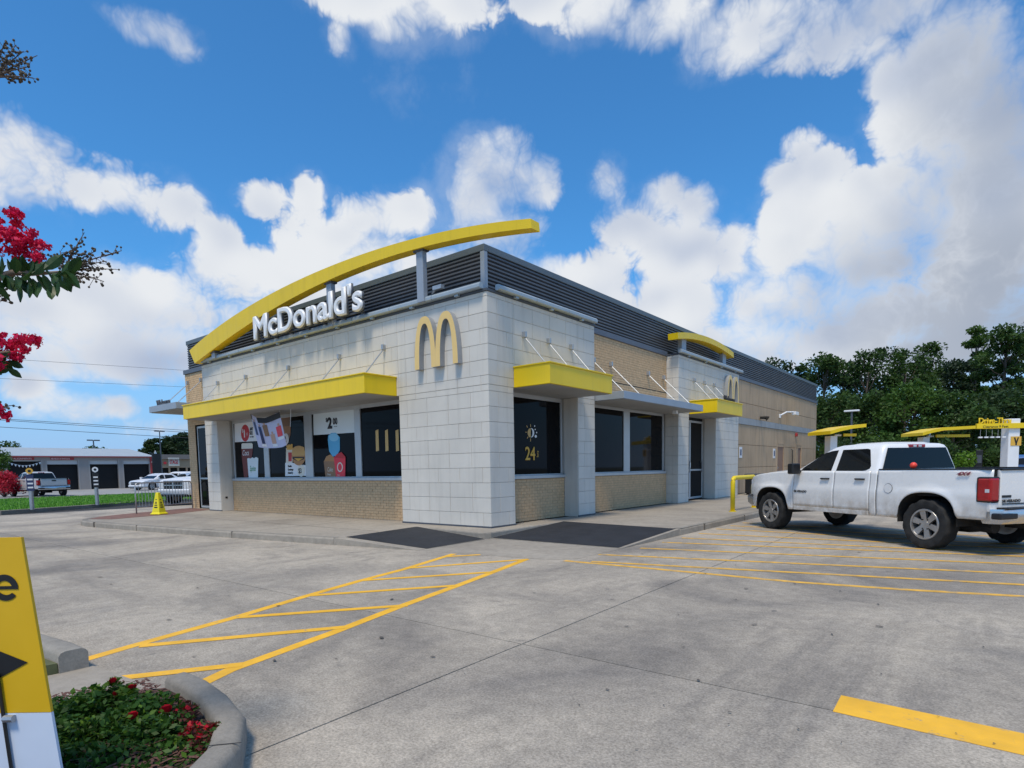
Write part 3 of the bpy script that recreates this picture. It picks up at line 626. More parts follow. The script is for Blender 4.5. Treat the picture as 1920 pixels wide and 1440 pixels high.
# ---- soffits under the upper walls
so_ = MB(); so_.box(LE + .002, -2.672, .015, .44, 2.862, 2.8685); so_.box(-.44, -.015, .792, 3.265, 2.862, 2.8685); so_.box(-.44, -.015, 9.962, 12.388, 2.862, 2.8685); 
for i in range(len(so_.v)//8):
    q = MB(); q.add(so_.v[i*8:i*8+8], [(0,3,2,1),(4,5,6,7),(0,1,5,4),(1,2,6,5),(2,3,7,6),(3,0,4,7)]); part(q, 'soffit', MT['soffit'])
# ---- canopies
def canopy(a, e, side, out, z0, z1, m, lip=.03, lab=None, back=0.):
    def bx(b, u0, u1, d0, d1, za, zb):
        if side == 'F': b.box(u0, u1, -d1, -d0, za, zb)
        else: b.box(d0, d1, u0, u1, za, zb)
    b = MB(); bx(b, a, e, back + .003, out, z0, z1 - lip)
    if lip: bx(b, a - .02, e + .02, back + .003, out + .022, z1 - lip, z1)
    o = part(b, 'canopy', m, bevel=.006)
    if lab: o['label'] = lab
    s = MB(); bx(s, a + .05, e - .05, back + .02, out - .05, z0 - .012, z0 - .001); s.build('soffit', MT['soffit'], o)
    return o
def rod(can, w, l):
    b = MB(); b.tube([w, l], .014, 6); b.build('stay_rod', MT['galv'], can)
    d = Vector(l) - Vector(w); c = MB(); n = (0, -1, 0) if abs(d.y) > abs(d.x) else (1, 0, 0)
    p = Vector(w); q = p + Vector(n) * .06
    c.box(min(p.x, q.x) - .03, max(p.x, q.x) + .03, min(p.y, q.y) - .03, max(p.y, q.y) + .03, p.z - .06, p.z + .06); c.build('rod_bracket', MT['galv'], can, bevel=.008)
c1 = canopy(-11.58, -2.735, 'F', .90, 2.87, 3.30, MT['yel'], lab='long yellow canopy over the poster windows')
for x in (-11.06, -9.33, -7.06, -4.78, -3.1): rod(c1, (x, 0, 4.0), (x, -.62, 3.30))
c2 = canopy(.80, 3.28, 'R', .92, 2.87, 3.30, MT['yel'], lab='yellow canopy over the window marked 24')
for y in (1.14, 2.03, 2.94): rod(c2, (0, y, 4.0), (.62, y, 3.30))
c3 = canopy(9.98, 12.4, 'R', .92, 2.87, 3.30, MT['yel'], lab='yellow canopy over the side entrance')
for y in (10.3, 11.2, 12.1): rod(c3, (0, y, 4.0), (.62, y, 3.30))
c4 = canopy(4.07, 9.11, 'R', .80, 2.845, 3.03, MT['steel'], 0, 'flat grey steel canopy over the paired windows', back=-.40)
for y in (4.6, 5.5, 7.75, 8.82): rod(c4, (-.4, y, 3.97), (.55, y, 3.03))
b = MB(); b.box(.3, .42, 8.0, 8.12, 2.74, 2.833); b.build('lamp', MT['white'], c4)
c5 = canopy(-14.38, -12.30, 'F', .80, 3.27, 3.47, MT['steel'], 0, 'flat grey steel canopy carrying the word Welcome', back=-.40)
for x in (-14.06, -13.06): rod(c5, (x, .4, 4.35), (x, -.5, 3.47))
text('welcome_lettering', 'Welcome', .25, (-13.9, -.74, 3.472), MT['flash'], FRONT, c5, ext=.012, off=.006, sx=1.05)
text('welcome_lettering', 'Welcome', .25, (.84, 10.78, 3.302), MT['darkp'], RIGHT, c3, ext=.012, off=.006, sx=1.05)
# ---- louvred roof screen
sc = MB(); sc.box(XL + .3, -.47, .43, .5, 4.66, 5.64); sc.box(-.47, -.43, .43, BK, 4.66, 5.64); sc.box(XL + .3, XL + .37, .5, BK, 4.66, 5.64); sc.box(XL + .3, -.43, BK - .07, BK, 4.66, 5.64); part(sc, 'roof_screen', MT['screen'])
cp = MB(); cp.box(XL + .27, -.375, .375, .52, 5.62, 5.755); cp.box(-.52, -.375, .5205, BK + .03, 5.62, 5.755); cp.box(XL + .27, XL + .4, .5205, BK + .03, 5.62, 5.755); part(cp, 'roof_cap', MT['cap'], bevel=.01)
fl = MB(); fl.box(XL - .03, WE - .001, .36, .5, 4.657, 4.80); fl.box(-.5, -.365, 4.05, 9.12, 4.657, 4.80); fl.box(-.5, -.365, 14.83, BK + .03, 4.657, 4.80); 
for i in range(len(fl.v)//8):
    q = MB(); q.add(fl.v[i*8:i*8+8], [(0,3,2,1),(4,5,6,7),(0,1,5,4),(1,2,6,5),(2,3,7,6),(3,0,4,7)]); part(q, 'flashing', mat('blue_grey_flashing', (.11,.125,.155), .5, .08, 2), bevel=.006)
f2 = MB(); f2.box(WE - .02, .02, -.02, .42, TOP + .001, 4.72); f2.box(-.42, .0195, .4205, 4.06, TOP + .001, 4.72); f2.box(-.42, .02, 9.11, 14.82, TOP + .001, 4.72); 
for i in range(len(f2.v)//8):
    q = MB(); q.add(f2.v[i*8:i*8+8], [(0,3,2,1),(4,5,6,7),(0,1,5,4),(1,2,6,5),(2,3,7,6),(3,0,4,7)]); part(q, 'parapet_flashing', MT['flash'], bevel=.006)
for k in range(10):
    z = 4.835 + k * .0795
    pr = [(0, 0), (.034, .012), (.034, .046), (0, .058)]
    b = MB(); b.prism(pr, (XL + .31, -.47), lambda u, v, w: (w, .43 - u, z + v)); b.build('screen_slat', MT['slat'], rest)
    b = MB(); b.prism(pr, (.50, BK - .02), lambda u, v, w: (-.43 + u, w, z + v)); b.build('screen_slat', MT['slat'], rest)
part(MB().box(-.49, -.38, .38, .49, 4.72, 5.619), 'corner_post', MT['steel'], bevel=.008)
# ---- light bars along the tops of the white blocks
def lightbar(p0, p1, side, n):
    for i in range(n):
        a = p0 + (p1 - p0) * i / n + .006; e = p0 + (p1 - p0) * (i + 1) / n - .006
        pr = [(.015, 4.735), (.03, 4.715), (.11, 4.715), (.13, 4.735), (.13, 4.79), (.10, 4.825), (.04, 4.83), (.015, 4.81)]
        b = MB(); b.prism(pr, (a, e), (lambda u, v, w: (w, -u, v)) if side == 'F' else (lambda u, v, w: (u, w, v)))
        m = (a + e) / 2
        if side == 'F': b.box(m - .05, m + .05, -.09, -.0205, 4.675, 4.714)
        else: b.box(.0205, .09, m - .05, m + .05, 4.675, 4.714)
        b.build('light_bar', MT['bar'], rest)
lightbar(-12.2, -.07, 'F', 9); lightbar(.24, 4.0, 'R', 3); lightbar(9.05, 14.93, 'R', 4)
cl = MB(); cl.box(-1.62, -1.5, .2, .26, 4.72, 4.78); cl.tube([(-1.56,.23,4.78),(-1.5,.0,4.9),(-1.3,-.05,4.96)], .025, 6); cl.box(-1.4, -1.15, -.1, .0, 4.92, 5.0); part(cl, 'flood_lamp', MT['galv'])
# ---- the big yellow arch
def interp(pts, n):
    xs = np.array([p[0] for p in pts]); zs = np.array([p[1] for p in pts]); c = np.polyfit(xs, zs, 4)
    X = np.linspace(xs[0], xs[-1], n); return list(zip(X, np.polyval(c, X)))
tp = interp([(-12.4,5.14),(-11.15,5.43),(-9.75,5.69),(-7.72,5.92),(-5.85,6.06),(-3.46,6.09),(-2.12,6.03),(-.77,5.92),(.22,5.79),(1.28,5.61)], 40)
bt = interp([(-12.08,4.70),(-10.28,5.06),(-8.69,5.36),(-6.72,5.62),(-4.79,5.78),(-3.48,5.83),(-1.6,5.78),(-.27,5.67),(1.3,5.44)], 40)
ar = MB(); ar.loft([[(t[0], -.25, t[1]), (t[0], .0, t[1]), (q[0], .0, q[1]), (q[0], -.25, q[1])] for t, q in zip(tp, bt)])
arch = part(ar, 'roof_arch', MT['yelarch']); arch['label'] = 'long yellow curved beam rising over the front parapet'
def bt_z(x, L=bt): return float(np.interp(x, [p[0] for p in L], [p[1] for p in L]))
for x in (-11.0, -4.92, -1.70):
    MB().box(x - .10, x + .10, -.17, -.045, 4.72 if x > -10 else 4.722, bt_z(x) + .02).build('arch_post', MT['steel'], arch, bevel=.01)
    MB().box(x - .15, x + .15, -.2, -.02, bt_z(x) - .035, bt_z(x) + .015).build('post_plate', MT['flash'], arch)
tp2 = interp([(8.7,5.25),(9.7,5.40),(11.42,5.50),(12.6,5.46),(13.72,5.33)], 20)
ar = MB(); ar.loft([[(-.17, y, z), (.15, y, z), (.15, y + .03, z - .185), (-.17, y + .03, z - .185)] for y, z in tp2])
a2 = part(ar, 'roof_arch', MT['yelarch']); a2['label'] = 'short yellow curved beam over the side entrance'
for y in (9.55, 13.2): MB().box(-.15, .0, y - .17, y + .17, 4.722, float(np.interp(y, [p[0] for p in tp2], [p[1] for p in tp2])) - .17).build('arch_post', MT['steel'], a2, bevel=.01)
# ---- lettering and arches on the walls
x = -8.62; scale = .78; sgn = None
def letters():
    me = text_mesh('McDonald\'s', 1.0, off=.0); w = max(v.co.x for v in me.vertices); bpy.data.meshes.remove(me); return w
W0 = letters(); SX = 4.80 / W0 / .84
adv = []
for i in range(len("McDonald's") + 1):
    me = text_mesh("McDonald's"[:i] + '|', 1.0); adv.append(max(v.co.x for v in me.vertices)); bpy.data.meshes.remove(me)
for i, ch in enumerate("McDonald's"):
    me = text_mesh(ch, .84, ext=.03, off=.034, sx=SX*.98); me.transform(FRONT)
    me.materials.clear(); me.materials.append(MT['white']); me.materials.append(MT['greyret'])
    me.polygons.foreach_set('material_index', [0 if p.normal.y < -.3 else 1 for p in me.polygons])
    o = bpy.data.objects.new('sign_letter', me); link(o, rest); o.location = (-8.24 + (adv[i] - adv[0]) * .84 * SX, -.31, 4.865)
ra = MB(); ra.box(-8.2, -3.5, -.245, -.215, 4.83, 4.87)
for x in np.linspace(-8.1, -3.6, 7): ra.box(x - .02, x + .02, -.24, -.025, 4.80, 4.829); ra.box(x - .02, x + .02, -.06, -.025, 4.722, 4.80)
for x in np.linspace(-8.0, -3.65, 9): ra.box(x - .012, x + .012, -.248, -.23, 4.871, 5.03)
part(ra, 'letter_rail', MT['flash'])
def golden(name, place, dep):
    def curve(a, H, n=22):
        return [(a * math.copysign(abs(math.cos(t)) ** .80, math.cos(t)), H * math.sin(t) ** .92) for t in np.linspace(0.0001, math.pi - .0001, n)]
    b = MB(); zb = {1: 0., -1: 0.}
    for c in (.315, -.315):
        O = curve(.325, 1.08); In = curve(.185, .93); q = []
        for (ox, oz), (ix, iz) in zip(O, In):
            X = ox + c; X = max(X, .0005) if c > 0 else min(X, -.0005); q.append(((X, oz), (ix + c, iz)))
        for (p, r_), (p2, r2) in zip(q, q[1:]):
            poly = [p, p2, r2, r_]
            if c < 0: poly = poly
            F = [place(u, v, dep) for u, v in poly]; Bk = [place(u, v, 0) for u, v in poly]
            b.mi = 0; b.add(F, [(0,1,2,3)]); b.mi = 1; b.add(F + Bk, [(0,4,5,1), (2,6,7,3)])
        for k in (0, -1):
            p, r_ = q[k]; b.mi = 1; b.add([place(*p, 0), place(*p, dep), place(*r_, dep), place(*r_, 0)], [(0,1,2,3)])
    o = b.build(name, [MT['mface'], MT['mret']], rest, fix=False); return o
golden('arches_sign', lambda u, v, w: (-1.325 + u, -w, 3.345 + v), .14)
golden('arches_sign', lambda u, v, w: (w, 13.72 + u, 3.40 + v), .16)
part(MB().tube([(0.0,13.4,4.1),(.02,13.4,4.1)], .001, 3), 'sign_stud', MT['mret'])
# ---- window graphics on the panes (flat prints), facing out
PY = .465
def quadprint(name, x0, x1, z0, z1, m, d=0.): return MB().box(x0, x1, PY - .003 - d, PY - .001 - d, z0, z1).build(name, m, WF)
def polyprint(name, pts, m, d=0.): b = MB(); b.prism(pts, (PY - .003 - d, PY - .001 - d), lambda u, v, w: (u, w, v)); return b.build(name, m, WF)
def disc(cx, cz, rx, rz, n=20): return [(cx + rx * math.cos(t), cz + rz * math.sin(t)) for t in np.linspace(0, 2*math.pi, n, endpoint=False)]
def W2(zx, zy): p = ony(430 + zx * 320 / 1920, 750 + zy * 160 / 960, PY); return (p[0], p[2])
def pw(name, pix, m, d=0.): return polyprint(name, [W2(*p) for p in pix], m, d)
def tx(txt, zx, zy, hpx, m, d, **k):
    a = W2(zx, zy); h = abs(W2(zx, zy - hpx)[1] - a[1]); return text('print_lettering', txt, h / .70, (a[0], PY - .004 - d, a[1]), m, FRONT, WF, ext=.0008, **k)
pw('poster', [(58,268),(250,230),(300,260),(330,460),(62,475)], MT['white'])
pw('price_disc', [(p[0], p[1]) for p in disc(180, 372, 47, 95)], MT['red'], .003)
tx('1', 160, 420, 85, MT['white'], .006, off=.008); tx('$', 146, 365, 40, MT['white'], .006); tx('¢', 198, 395, 38, MT['white'], .006)
tx('ANY', 232, 345, 36, MT['darkp'], .003, off=.004, sx=.7); tx('SIZE', 232, 390, 36, MT['darkp'], .003, off=.004, sx=.7); tx('SOFT DRINK', 232, 425, 18, MT['darkp'], .003, sx=.6)
pw('drink_cup_print', [(138,500),(150,486),(255,484),(268,500),(262,600),(205,875),(168,872),(142,640)], MT['coke'], .003); pw('cup_foam_print', [(140,497),(150,486),(255,484),(266,498),(264,545),(140,550)], MT['cream'], .005)
tx('Coca', 150, 625, 60, MT['white'], .006, shear=.3, sx=.8)
pw('drink_cup_print', [(205,660),(222,652),(240,660),(262,645),(285,655),(305,642),(330,655),(326,872),(222,874)], MT['paleblue'], .009); tx('Sprite', 236, 800, 60, MT['green'], .012, shear=.3, sx=.62)
pw('poster', [(585,205),(690,190),(690,385),(660,480),(610,480),(585,300)], MT['brown'], .001); pw('burger_print', [(600,300),(690,290),(690,370),(620,390)], MT['bun'], .004)
pw('price_disc', disc(640, 440, 32, 65), MT['white'], .006); tx('2', 622, 470, 60, MT['darkp'], .009, off=.003)
pw('poster', [(630,705),(700,705),(860,735),(866,852),(630,857)], MT['white'], .001)
pw('fries_carton_print', [(640,545),(715,535),(712,705),(640,705)], MT['cream'], .004); pw('fries_print', [(645,500),(660,512),(672,498),(690,505),(705,492),(716,500),(712,560),(650,560)], MT['gold'], .006); pw('carton_mark_print', [(665,590),(705,590),(705,690),(668,690)], MT['red'], .006)
pw('burger_print', disc(785, 625, 78, 112), MT['bun'], .009); pw('bun_print', [(708,600),(715,545),(750,520),(800,516),(845,530),(858,600),(850,625),(715,630)], MT['amber'], .011); pw('lettuce_print', [(715,640),(850,640),(845,665),(780,690),(720,665)], MT['darkp'], .011); pw('cheese_print', [(735,655),(835,655),(780,690)], MT['gold'], .013)
tx('Double', 662, 755, 22, MT['darkp'], .004, sx=.8, off=.003); tx('Cheeseburger', 662, 793, 22, MT['darkp'], .004, sx=.62, off=.003); tx('& Small Fry', 662, 830, 22, MT['darkp'], .004, sx=.72, off=.003)
pw('price_disc', disc(810, 795, 42, 68), MT['cream'], .006); tx('$3', 782, 822, 55, MT['darkp'], .009, sx=.8, off=.003)
pw('poster', [(945,160),(1415,105),(1425,365),(950,395)], MT['paleblue']); tx('2', 1110, 318, 115, MT['darkp'], .003, off=.02); tx('00', 1168, 275, 70, MT['darkp'], .003, off=.008, sx=.85); tx('$', 1086, 245, 42, MT['darkp'], .003, off=.004); tx('Any size', 1180, 303, 12, MT['darkp'], .003)
pw('slush_cup_print', [(1115,400),(1150,370),(1200,368),(1245,420),(1245,560),(1215,620),(1165,640),(1125,575),(1110,450)], MT['blue'], .003); pw('slush_top_print', disc(1178,420,55,45), mat('light_blue_print', (.25,.58,.80), .5), .005)
pw('slush_cup_print', [(1065,690),(1095,635),(1140,612),(1195,660),(1200,862),(1085,864)], MT['brown'], .006); pw('slush_top_print', [(1072,690),(1095,635),(1140,612),(1195,660),(1190,690)], MT['bun'], .008); tx('Coke', 1108, 805, 50, MT['cream'], .011, shear=.25, sx=.65); tx('Frozen', 1110, 848, 26, MT['cream'], .011, sx=.6)
pw('slush_cup_print', [(1180,650),(1215,610),(1265,585),(1312,640),(1308,860),(1205,862)], MT['hotred'], .012); pw('slush_top_print', [(1190,650),(1215,610),(1265,585),(1312,640),(1308,658)], mat('deep_red_print', (.55,.02,.03), .5), .014)
pw('slush_mark_print', disc(1250, 755, 32, 55), MT['cream'], .014); pw('slush_mark_print', disc(1250, 755, 22, 42), MT['hotred'], .016); tx('Frozen', 1222, 852, 18, MT['cream'], .014, sx=.6)
for a in (1645, 1752, 1870): pw('painted_light_strip', [(a, 345), (a + 32, 330), (a + 40, 570), (a + 6, 578)], MT['amber'])  # lights showing in the glass, painted on as flat amber strips
# 24 hours mark on the side window
WR = [o for o in rest.children if o.name.startswith('window_frame')][1]
def RP(zx, zy): p = onx(940 + zx * 480 / 1819, 640 + zy * 380 / 1440, -.465); return (p[1], p[2])
def rprint(name, pix, m, d=0.): b = MB(); b.prism([RP(*p) for p in pix], (-.465 + .001 + d, -.465 + .003 + d), lambda u, v, w: (w, u, v)); return b.build(name, m, WR)
a = RP(168, 842); h = RP(168, 748)[1] - a[1]
text('print_lettering', '24', h / .70, (-.461, a[0], a[1]), MT['gold'], RIGHT, WR, ext=.0008, off=.008, sx=.92); text('print_lettering', 'hrs', .12, (-.459, a[0] + .52, a[1] + .06), MT['gold'], RIGHT @ Matrix.Rotation(R(90), 4, 'Z'), WR, ext=.0008)
n = 24; rprint('sun_mark', [(208 + 22 * math.cos(t), 650 + 33 * math.sin(t)) for t in np.linspace(math.pi/2, 3*math.pi/2, n)], MT['amber']); rprint('moon_mark', [(211 + 22 * math.cos(t), 650 + 33 * math.sin(t)) for t in np.linspace(-math.pi/2, math.pi/2, n)] + [(211 + 10 * math.cos(t), 650 + 28 * math.sin(t)) for t in np.linspace(math.pi/2, -math.pi/2, n)], MT['white'])
for (x0, y0, x1, y1) in ((206,588,207,608),(178,598,186,612),(170,645,182,646),(182,690,190,678),(207,690,207,712)):
    dx, dy = (x1 - x0), (y1 - y0); L = math.hypot(dx, dy); nx, ny = -dy / L * 2.2, dx / L * 2.2
    rprint('ray_mark', [(x0+nx,y0+ny),(x1+nx,y1+ny),(x1-nx,y1-ny),(x0-nx,y0-ny)], MT['amber'])
for (cx, cy, r_) in ((236,602,4),(240,626,4),(250,648,4),(244,675,8)): rprint('star_mark', [(cx + r_ * math.cos(t), cy + r_ * 1.3 * math.sin(t)) for t in np.linspace(0, 6.28, 10, endpoint=False)], MT['white'])
# ================================================================ vehicles
def lerp(pts, x): return float(np.interp(x, [p[0] for p in pts], [p[1] for p in pts]))
def paint(name, col, dirt=None): return mat(name, col, .28, .02, 2, coat=.6, dirt=dirt)
CG = mat('car_glass', (.008,.009,.010), .04, spec=.30); CHROME = mat('bright_chrome', (.62,.63,.65), .22, .05, 8, metal=.9); ALLOY = mat('cast_alloy', (.42,.41,.40), .38, .12, 8, metal=.75)
SEAM = mat('shut_line', (.03,.03,.032), .8); LAMPR = mat('tail_lens', (.36,.004,.006), .15, .15, 25, coat=.5); LAMPW = mat('head_lens', (.62,.64,.66), .12, .1, 20, coat=.5); UNDER = mat('underbody', (.022,.02,.018), .9, .3, 6)
def wheel(root, x, y, r, w=.26, side=1, knob=True, rim=.62, spokes=6):
    rr = r * rim
    prof = [(rr, -w*.5*.85), (rr + .03, -w*.5), (r*.93, -w*.5), (r*.985, -w*.44), (r, -w*.34), (r, w*.34), (r*.985, w*.44), (r*.93, w*.5), (rr + .03, w*.5), (rr, w*.5*.85)]
    n = 48; b = MB(); rings = []
    for k, (q, yy) in enumerate(prof):
        ring = []
        for j in range(n):
            th = 2 * math.pi * j / n; k2 = .018 if (knob and k in (3, 4, 5, 6) and (j // 2 + (k > 4)) % 2) else 0
            ring.append(((q - k2) * math.cos(th), yy * side, (q - k2) * math.sin(th)))
        rings.append(ring)
    b.loft(rings, cap=False)
    o = b.build('wheel', MT['rubber'], root, smooth=True, loc=(x, y, r))
    R_ = MB(); yo = w * .5 * side
    R_.lathe_y([(rr + .004, -yo*.9), (rr + .012, yo*.9), (rr + .004, yo*.98), (rr - .02, yo*.98), (rr - .03, yo*.6), (rr - .035, -yo*.9)], 40)
    R_.lathe_y([(.001, yo*.80), (.055, yo*.80), (.065, yo*.7), (.07, yo*.3), (.001, yo*.3)], 20)
    for k in range(spokes):
        a = 2 * math.pi * k / spokes + .3
        def P(rad, t, d): return (rad * math.cos(a) - t * math.sin(a), d, rad * math.sin(a) + t * math.cos(a))
        s0, s1 = .036, .052
        R_.add([P(.05,-s0,yo*.78),P(.05,s0,yo*.78),P(rr-.015,s1,yo*.86),P(rr-.015,-s1,yo*.86),P(.05,-s0,yo*.4),P(.05,s0,yo*.4),P(rr-.015,s1,yo*.45),P(rr-.015,-s1,yo*.45)], [(0,1,2,3),(4,7,6,5),(0,4,5,1),(1,5,6,2),(2,6,7,3),(3,7,4,0)])
    R_.build('rim', ALLOY, o, smooth=True)
    d = MB(); d.lathe_y([(rr - .03, -yo*.3), (rr - .03, yo*.12), (.001, yo*.12), (.001, -yo*.3)], 24); d.build('brake_disc', UNDER, o)
    l = MB()
    for k in range(6):
        a = 2 * math.pi * k / 6; l.tube([(.085*math.cos(a), yo*.7, .085*math.sin(a)), (.085*math.cos(a), yo*.84, .085*math.sin(a))], .012, 6)
    lg = l.build('lug_nuts', UNDER, o); lg['kind'] = 'stuff'
    return o
def vehicle(name, label, P, loc, rz, pm, group=None, sc=1.):
    root = thing(name, label, P.get('cat', 'pickup'), loc, rz, group); root.scale = (sc,) * 3
    XF, XR, wb, wr, W, trk = P['xf'], P['xr'], P['wb'], P['wr'], P['w'], P['trk']
    ztop, rock = P['ztop'], P['rock']; arches = (wb, -wb); RA = P.get('ra', wr + .10)
    def zb(x):
        z = rock if x > -wb else rock + .07 * min(1, (-wb - x) / .5)
        for xw in arches:
            q = abs(x - xw) / RA
            if q < 1: z = max(z, wr + (RA + .0) * (1 - q ** 2.7) ** (1 / 2.7))
        return z
    def yw(x, z):
        t = (z - rock) / (1.25 - rock); y = W * (1 - .035 * max(0, t - .55) ** 1.2 * 1.6 - .05 * max(0, .35 - t))
        if t > .62: y -= .012 * min(1, (t - .62) / .04)
        if x > XF - .6: y -= .16 * ((x - XF + .6) / .6) ** 2
        if x < XR + .25: y -= .035 * ((XR + .25 - x) / .25) ** 2
        for xw in arches:                                   # flared lips
            dd = math.hypot(x - xw, z - wr) / RA
            if dd < 1.28: y += .022 * max(0, 1 - abs(dd - 1.05) / .23)
        return y
    def panel(nm, x0, x1, s, zl=None, zh=None, lab=None):
        n = max(6, int((x1 - x0) / .035)); rows = 14; G = []
        for i in range(n + 1):
            x = x0 + (x1 - x0) * i / n; a = max(zb(x), zl or 0); e = zh(x) if zh else lerp(ztop, x)
            G.append([(x, s * yw(x, a + (e - a) * j / rows), a + (e - a) * j / rows) for j in range(rows + 1)])
        b = MB(); b.grid(G)
        o = b.build(nm, pm, root, smooth='all'); md = o.modifiers.new('t', 'SOLIDIFY'); md.thickness = .012; md.offset = -1 if s > 0 else -1
        if lab: o['label'] = lab
        return o
    g = .004; cuts = P['cuts']; doors = []
    for s in (1, -1):
        for nm, x0, x1 in cuts:
            zl = rock + .09 if 'door' in nm else None
            o = panel(nm, x0 + g, x1 - g, s, zl)
            if 'door' in nm:
                doors.append((o, s, x0, x1)); h = MB(); zz = P['hz']; hx = x0 + .10
                y = yw(hx, zz) * s; h.box(hx, hx + .22, min(y, y + s*.035), max(y, y + s*.035), zz - .012, zz + .016); h.build('handle', MT['black'] if P.get('bh', 1) else pm, o, bevel=.012)
        d0 = min(c[1] for c in cuts if 'door' in c[0]); d1 = max(c[2] for c in cuts if 'door' in c[0])
        panel('rocker', d0 + g, d1 - g, s, None, lambda x: rock + .085)
        for k, xw in enumerate(arches):                     # wheel-house liner
            A = [(xw + RA * .995 * math.copysign(abs(math.cos(t)) ** (2/2.7), math.cos(t)), wr + RA * .995 * math.sin(t) ** (2/2.7)) for t in np.linspace(-.0, math.pi, 22)]
            A = [(xw + RA * .995, rock - .02)] + A + [(xw - RA * .995, rock - .02)]
            b = MB(); b.grid([[(x, s * (yw(x, z) - .008), z), (x, s * (W - .42), z)] for x, z in A]); b.build('wheel_well', UNDER, root, fix=False)
            wheel(root, xw, s * (trk - .0), wr, P.get('tw', .26), s, P.get('knob', 1), P.get('rim', .60), P.get('sp', 6))
    iw = W - .17
    inn = MB(); zi = P['belt'] - .05
    segs = [(XR + .1, -wb - RA), (-wb + RA, wb - RA), (wb + RA, XF - .15)]
    for a, e in segs: inn.box(a, e, -iw, iw, rock + .03, (P['bedz'] if (P.get('bed') and e < P['bed'][1] + .3) else (lerp(ztop, e) - .12)))
    inn.box(XR + .15, XF - .25, -W + .44, W - .44, rock - .02, P['bedz'] - .06 if P.get('bed') else rock + .3)
    inn.build('chassis', UNDER, root)
    ax = MB()
    for xw in arches: ax.tube([(xw, -trk + .1, wr), (xw, trk - .1, wr)], .06, 8)
    ax.box(-wb - .12, -wb + .12, -.18, .18, wr - .16, wr + .13); ax.build('axle', UNDER, root)
    # hood
    hx0, hx1 = P['hood']; G = []
    for i in range(17):
        x = hx0 + (hx1 - hx0) * i / 16; e = lerp(ztop, x); y = yw(x, e); G.append([(x, y * t, e + .055 * (1 - abs(t) ** 3.2) - .0) for t in np.linspace(-1, 1, 17)])
    b = MB(); b.grid(G); b.build('hood', pm, root, smooth='all')
    # greenhouse
    gh = P['gh']; belt, roof = P['belt'], P['roof']
    def xfz(z): return lerp(gh['f'], z)
    def xrz(z): return lerp(gh['r'], z)
    def wz(z): return lerp(gh['w'], z)
    rings = []
    for z in P['gz']:
        f, r_, w_ = xfz(z), xrz(z), wz(z); ring = []
        rc = .09; cr = .04 if z < roof - .1 else .05
        for sx, sy, a0 in ((f, w_, 0), (r_, w_, 90), (r_, -w_, 180), (f, -w_, 270)):
            cx = sx - rc if sx == f else sx + rc; cy = sy - rc if sy > 0 else sy + rc
            for k in range(5): t = R(a0 + 90 * k / 4); ring.append((cx + rc * math.cos(t), cy + rc * math.sin(t), z))
        rings.append(ring)
    top = rings[-1]; rings.append([(xfz(roof) * 0 + p[0] * .9 + .1 * (xfz(roof) + xrz(roof)) / 2 , p[1] * .82, roof + .022) for p in top])
    b = MB(); b.loft(rings); b.build('cab', pm, root, smooth=True)
    for s in (1, -1):
        for poly in P['side_glass']:
            b = MB(); b.prism(poly, (-.003, .006), lambda u, v, w, s=s: (u, s * (wz(v) + w), v)); b.build('side_window', CG, root)
    def endglass(nm, fx, z0, z1, hw0, hw1, sgn):
        b = MB(); b.add([(fx(z) + sgn * d, y, z) for d in (.006,) for z, y in ((z0, -hw0), (z0, hw0), ((z0+z1)/2, (hw0+hw1)/2), (z1, hw1), (z1, -hw1), ((z0+z1)/2, -(hw0+hw1)/2))], [(0,1,2,5),(5,2,3,4)]); return b.build(nm, CG, root, fix=False)
    endglass('windshield', xfz, P['wsz'][0], P['wsz'][1], wz(P['wsz'][0]) - .09, wz(P['wsz'][1]) - .10, 1); endglass('rear_window', xrz, P['rwz'][0], P['rwz'][1], wz(P['rwz'][0]) - .075, wz(P['rwz'][1]) - .09, -1)
    for s in (1, -1):
        g0, g1 = P['side_glass'][0], P['side_glass'][-1]; zb0 = min(p[1] for p in g0) - .012; xa, xb = max(p[0] for p in g0), min(p[0] for p in g1); b = MB(); y0 = s * (wz(zb0) + .004); b.box(xb, xa + .04, min(y0, y0 + s*.012), max(y0, y0 + s*.012), zb0 - .014, zb0 + .008); b.build('belt_trim', MT['black'], root)
    for s in (1, -1):                                       # mirrors
        mx, mz = P['mir']; m = MB(); y0 = s * (wz(mz) + .0)
        m.box(mx - .04, mx + .06, min(y0, y0 + s*.14), max(y0, y0 + s*.14), mz - .07, mz - .02); m.box(mx - .07, mx + .09, min(y0 + s*.1, y0 + s*.30), max(y0 + s*.1, y0 + s*.30), mz - .10, mz + .12); m.build('mirror', MT['black'] if P.get('bh', 1) else pm, root, bevel=.03)
    # nose
    fz = lerp(ztop, XF - .02); yn = yw(XF - .03, .9); b = MB(); b.box(XF - .12, XF - .03, -yn + .01, yn - .01, rock + .1, fz + .03); b.build('nose', pm, root, bevel=.03)
    gz0, gz1, gw = P['grille']; b = MB(); b.box(XF - .05, XF - .005, -gw, gw, gz0, gz1); gl = b.build('grille', MT['black'], root)
    f = MB(); t = .035
    f.box(XF - .03, XF + .02, -gw - t, gw + t, gz1, gz1 + t); f.box(XF - .03, XF + .02, -gw - t, gw + t, gz0 - t, gz0); f.box(XF - .03, XF + .0195, -gw - t, -gw, gz0, gz1); f.box(XF - .03, XF + .0195, gw, gw + t, gz0, gz1); f.box(XF - .03, XF + .018, -gw, gw, (gz0+gz1)/2 - .025, (gz0+gz1)/2 + .025)
    if P.get('cross'): f.box(XF - .03, XF + .019, -.03, .03, gz0, (gz0+gz1)/2 - .026); f.box(XF - .03, XF + .019, -.03, .03, (gz0+gz1)/2 + .026, gz1)
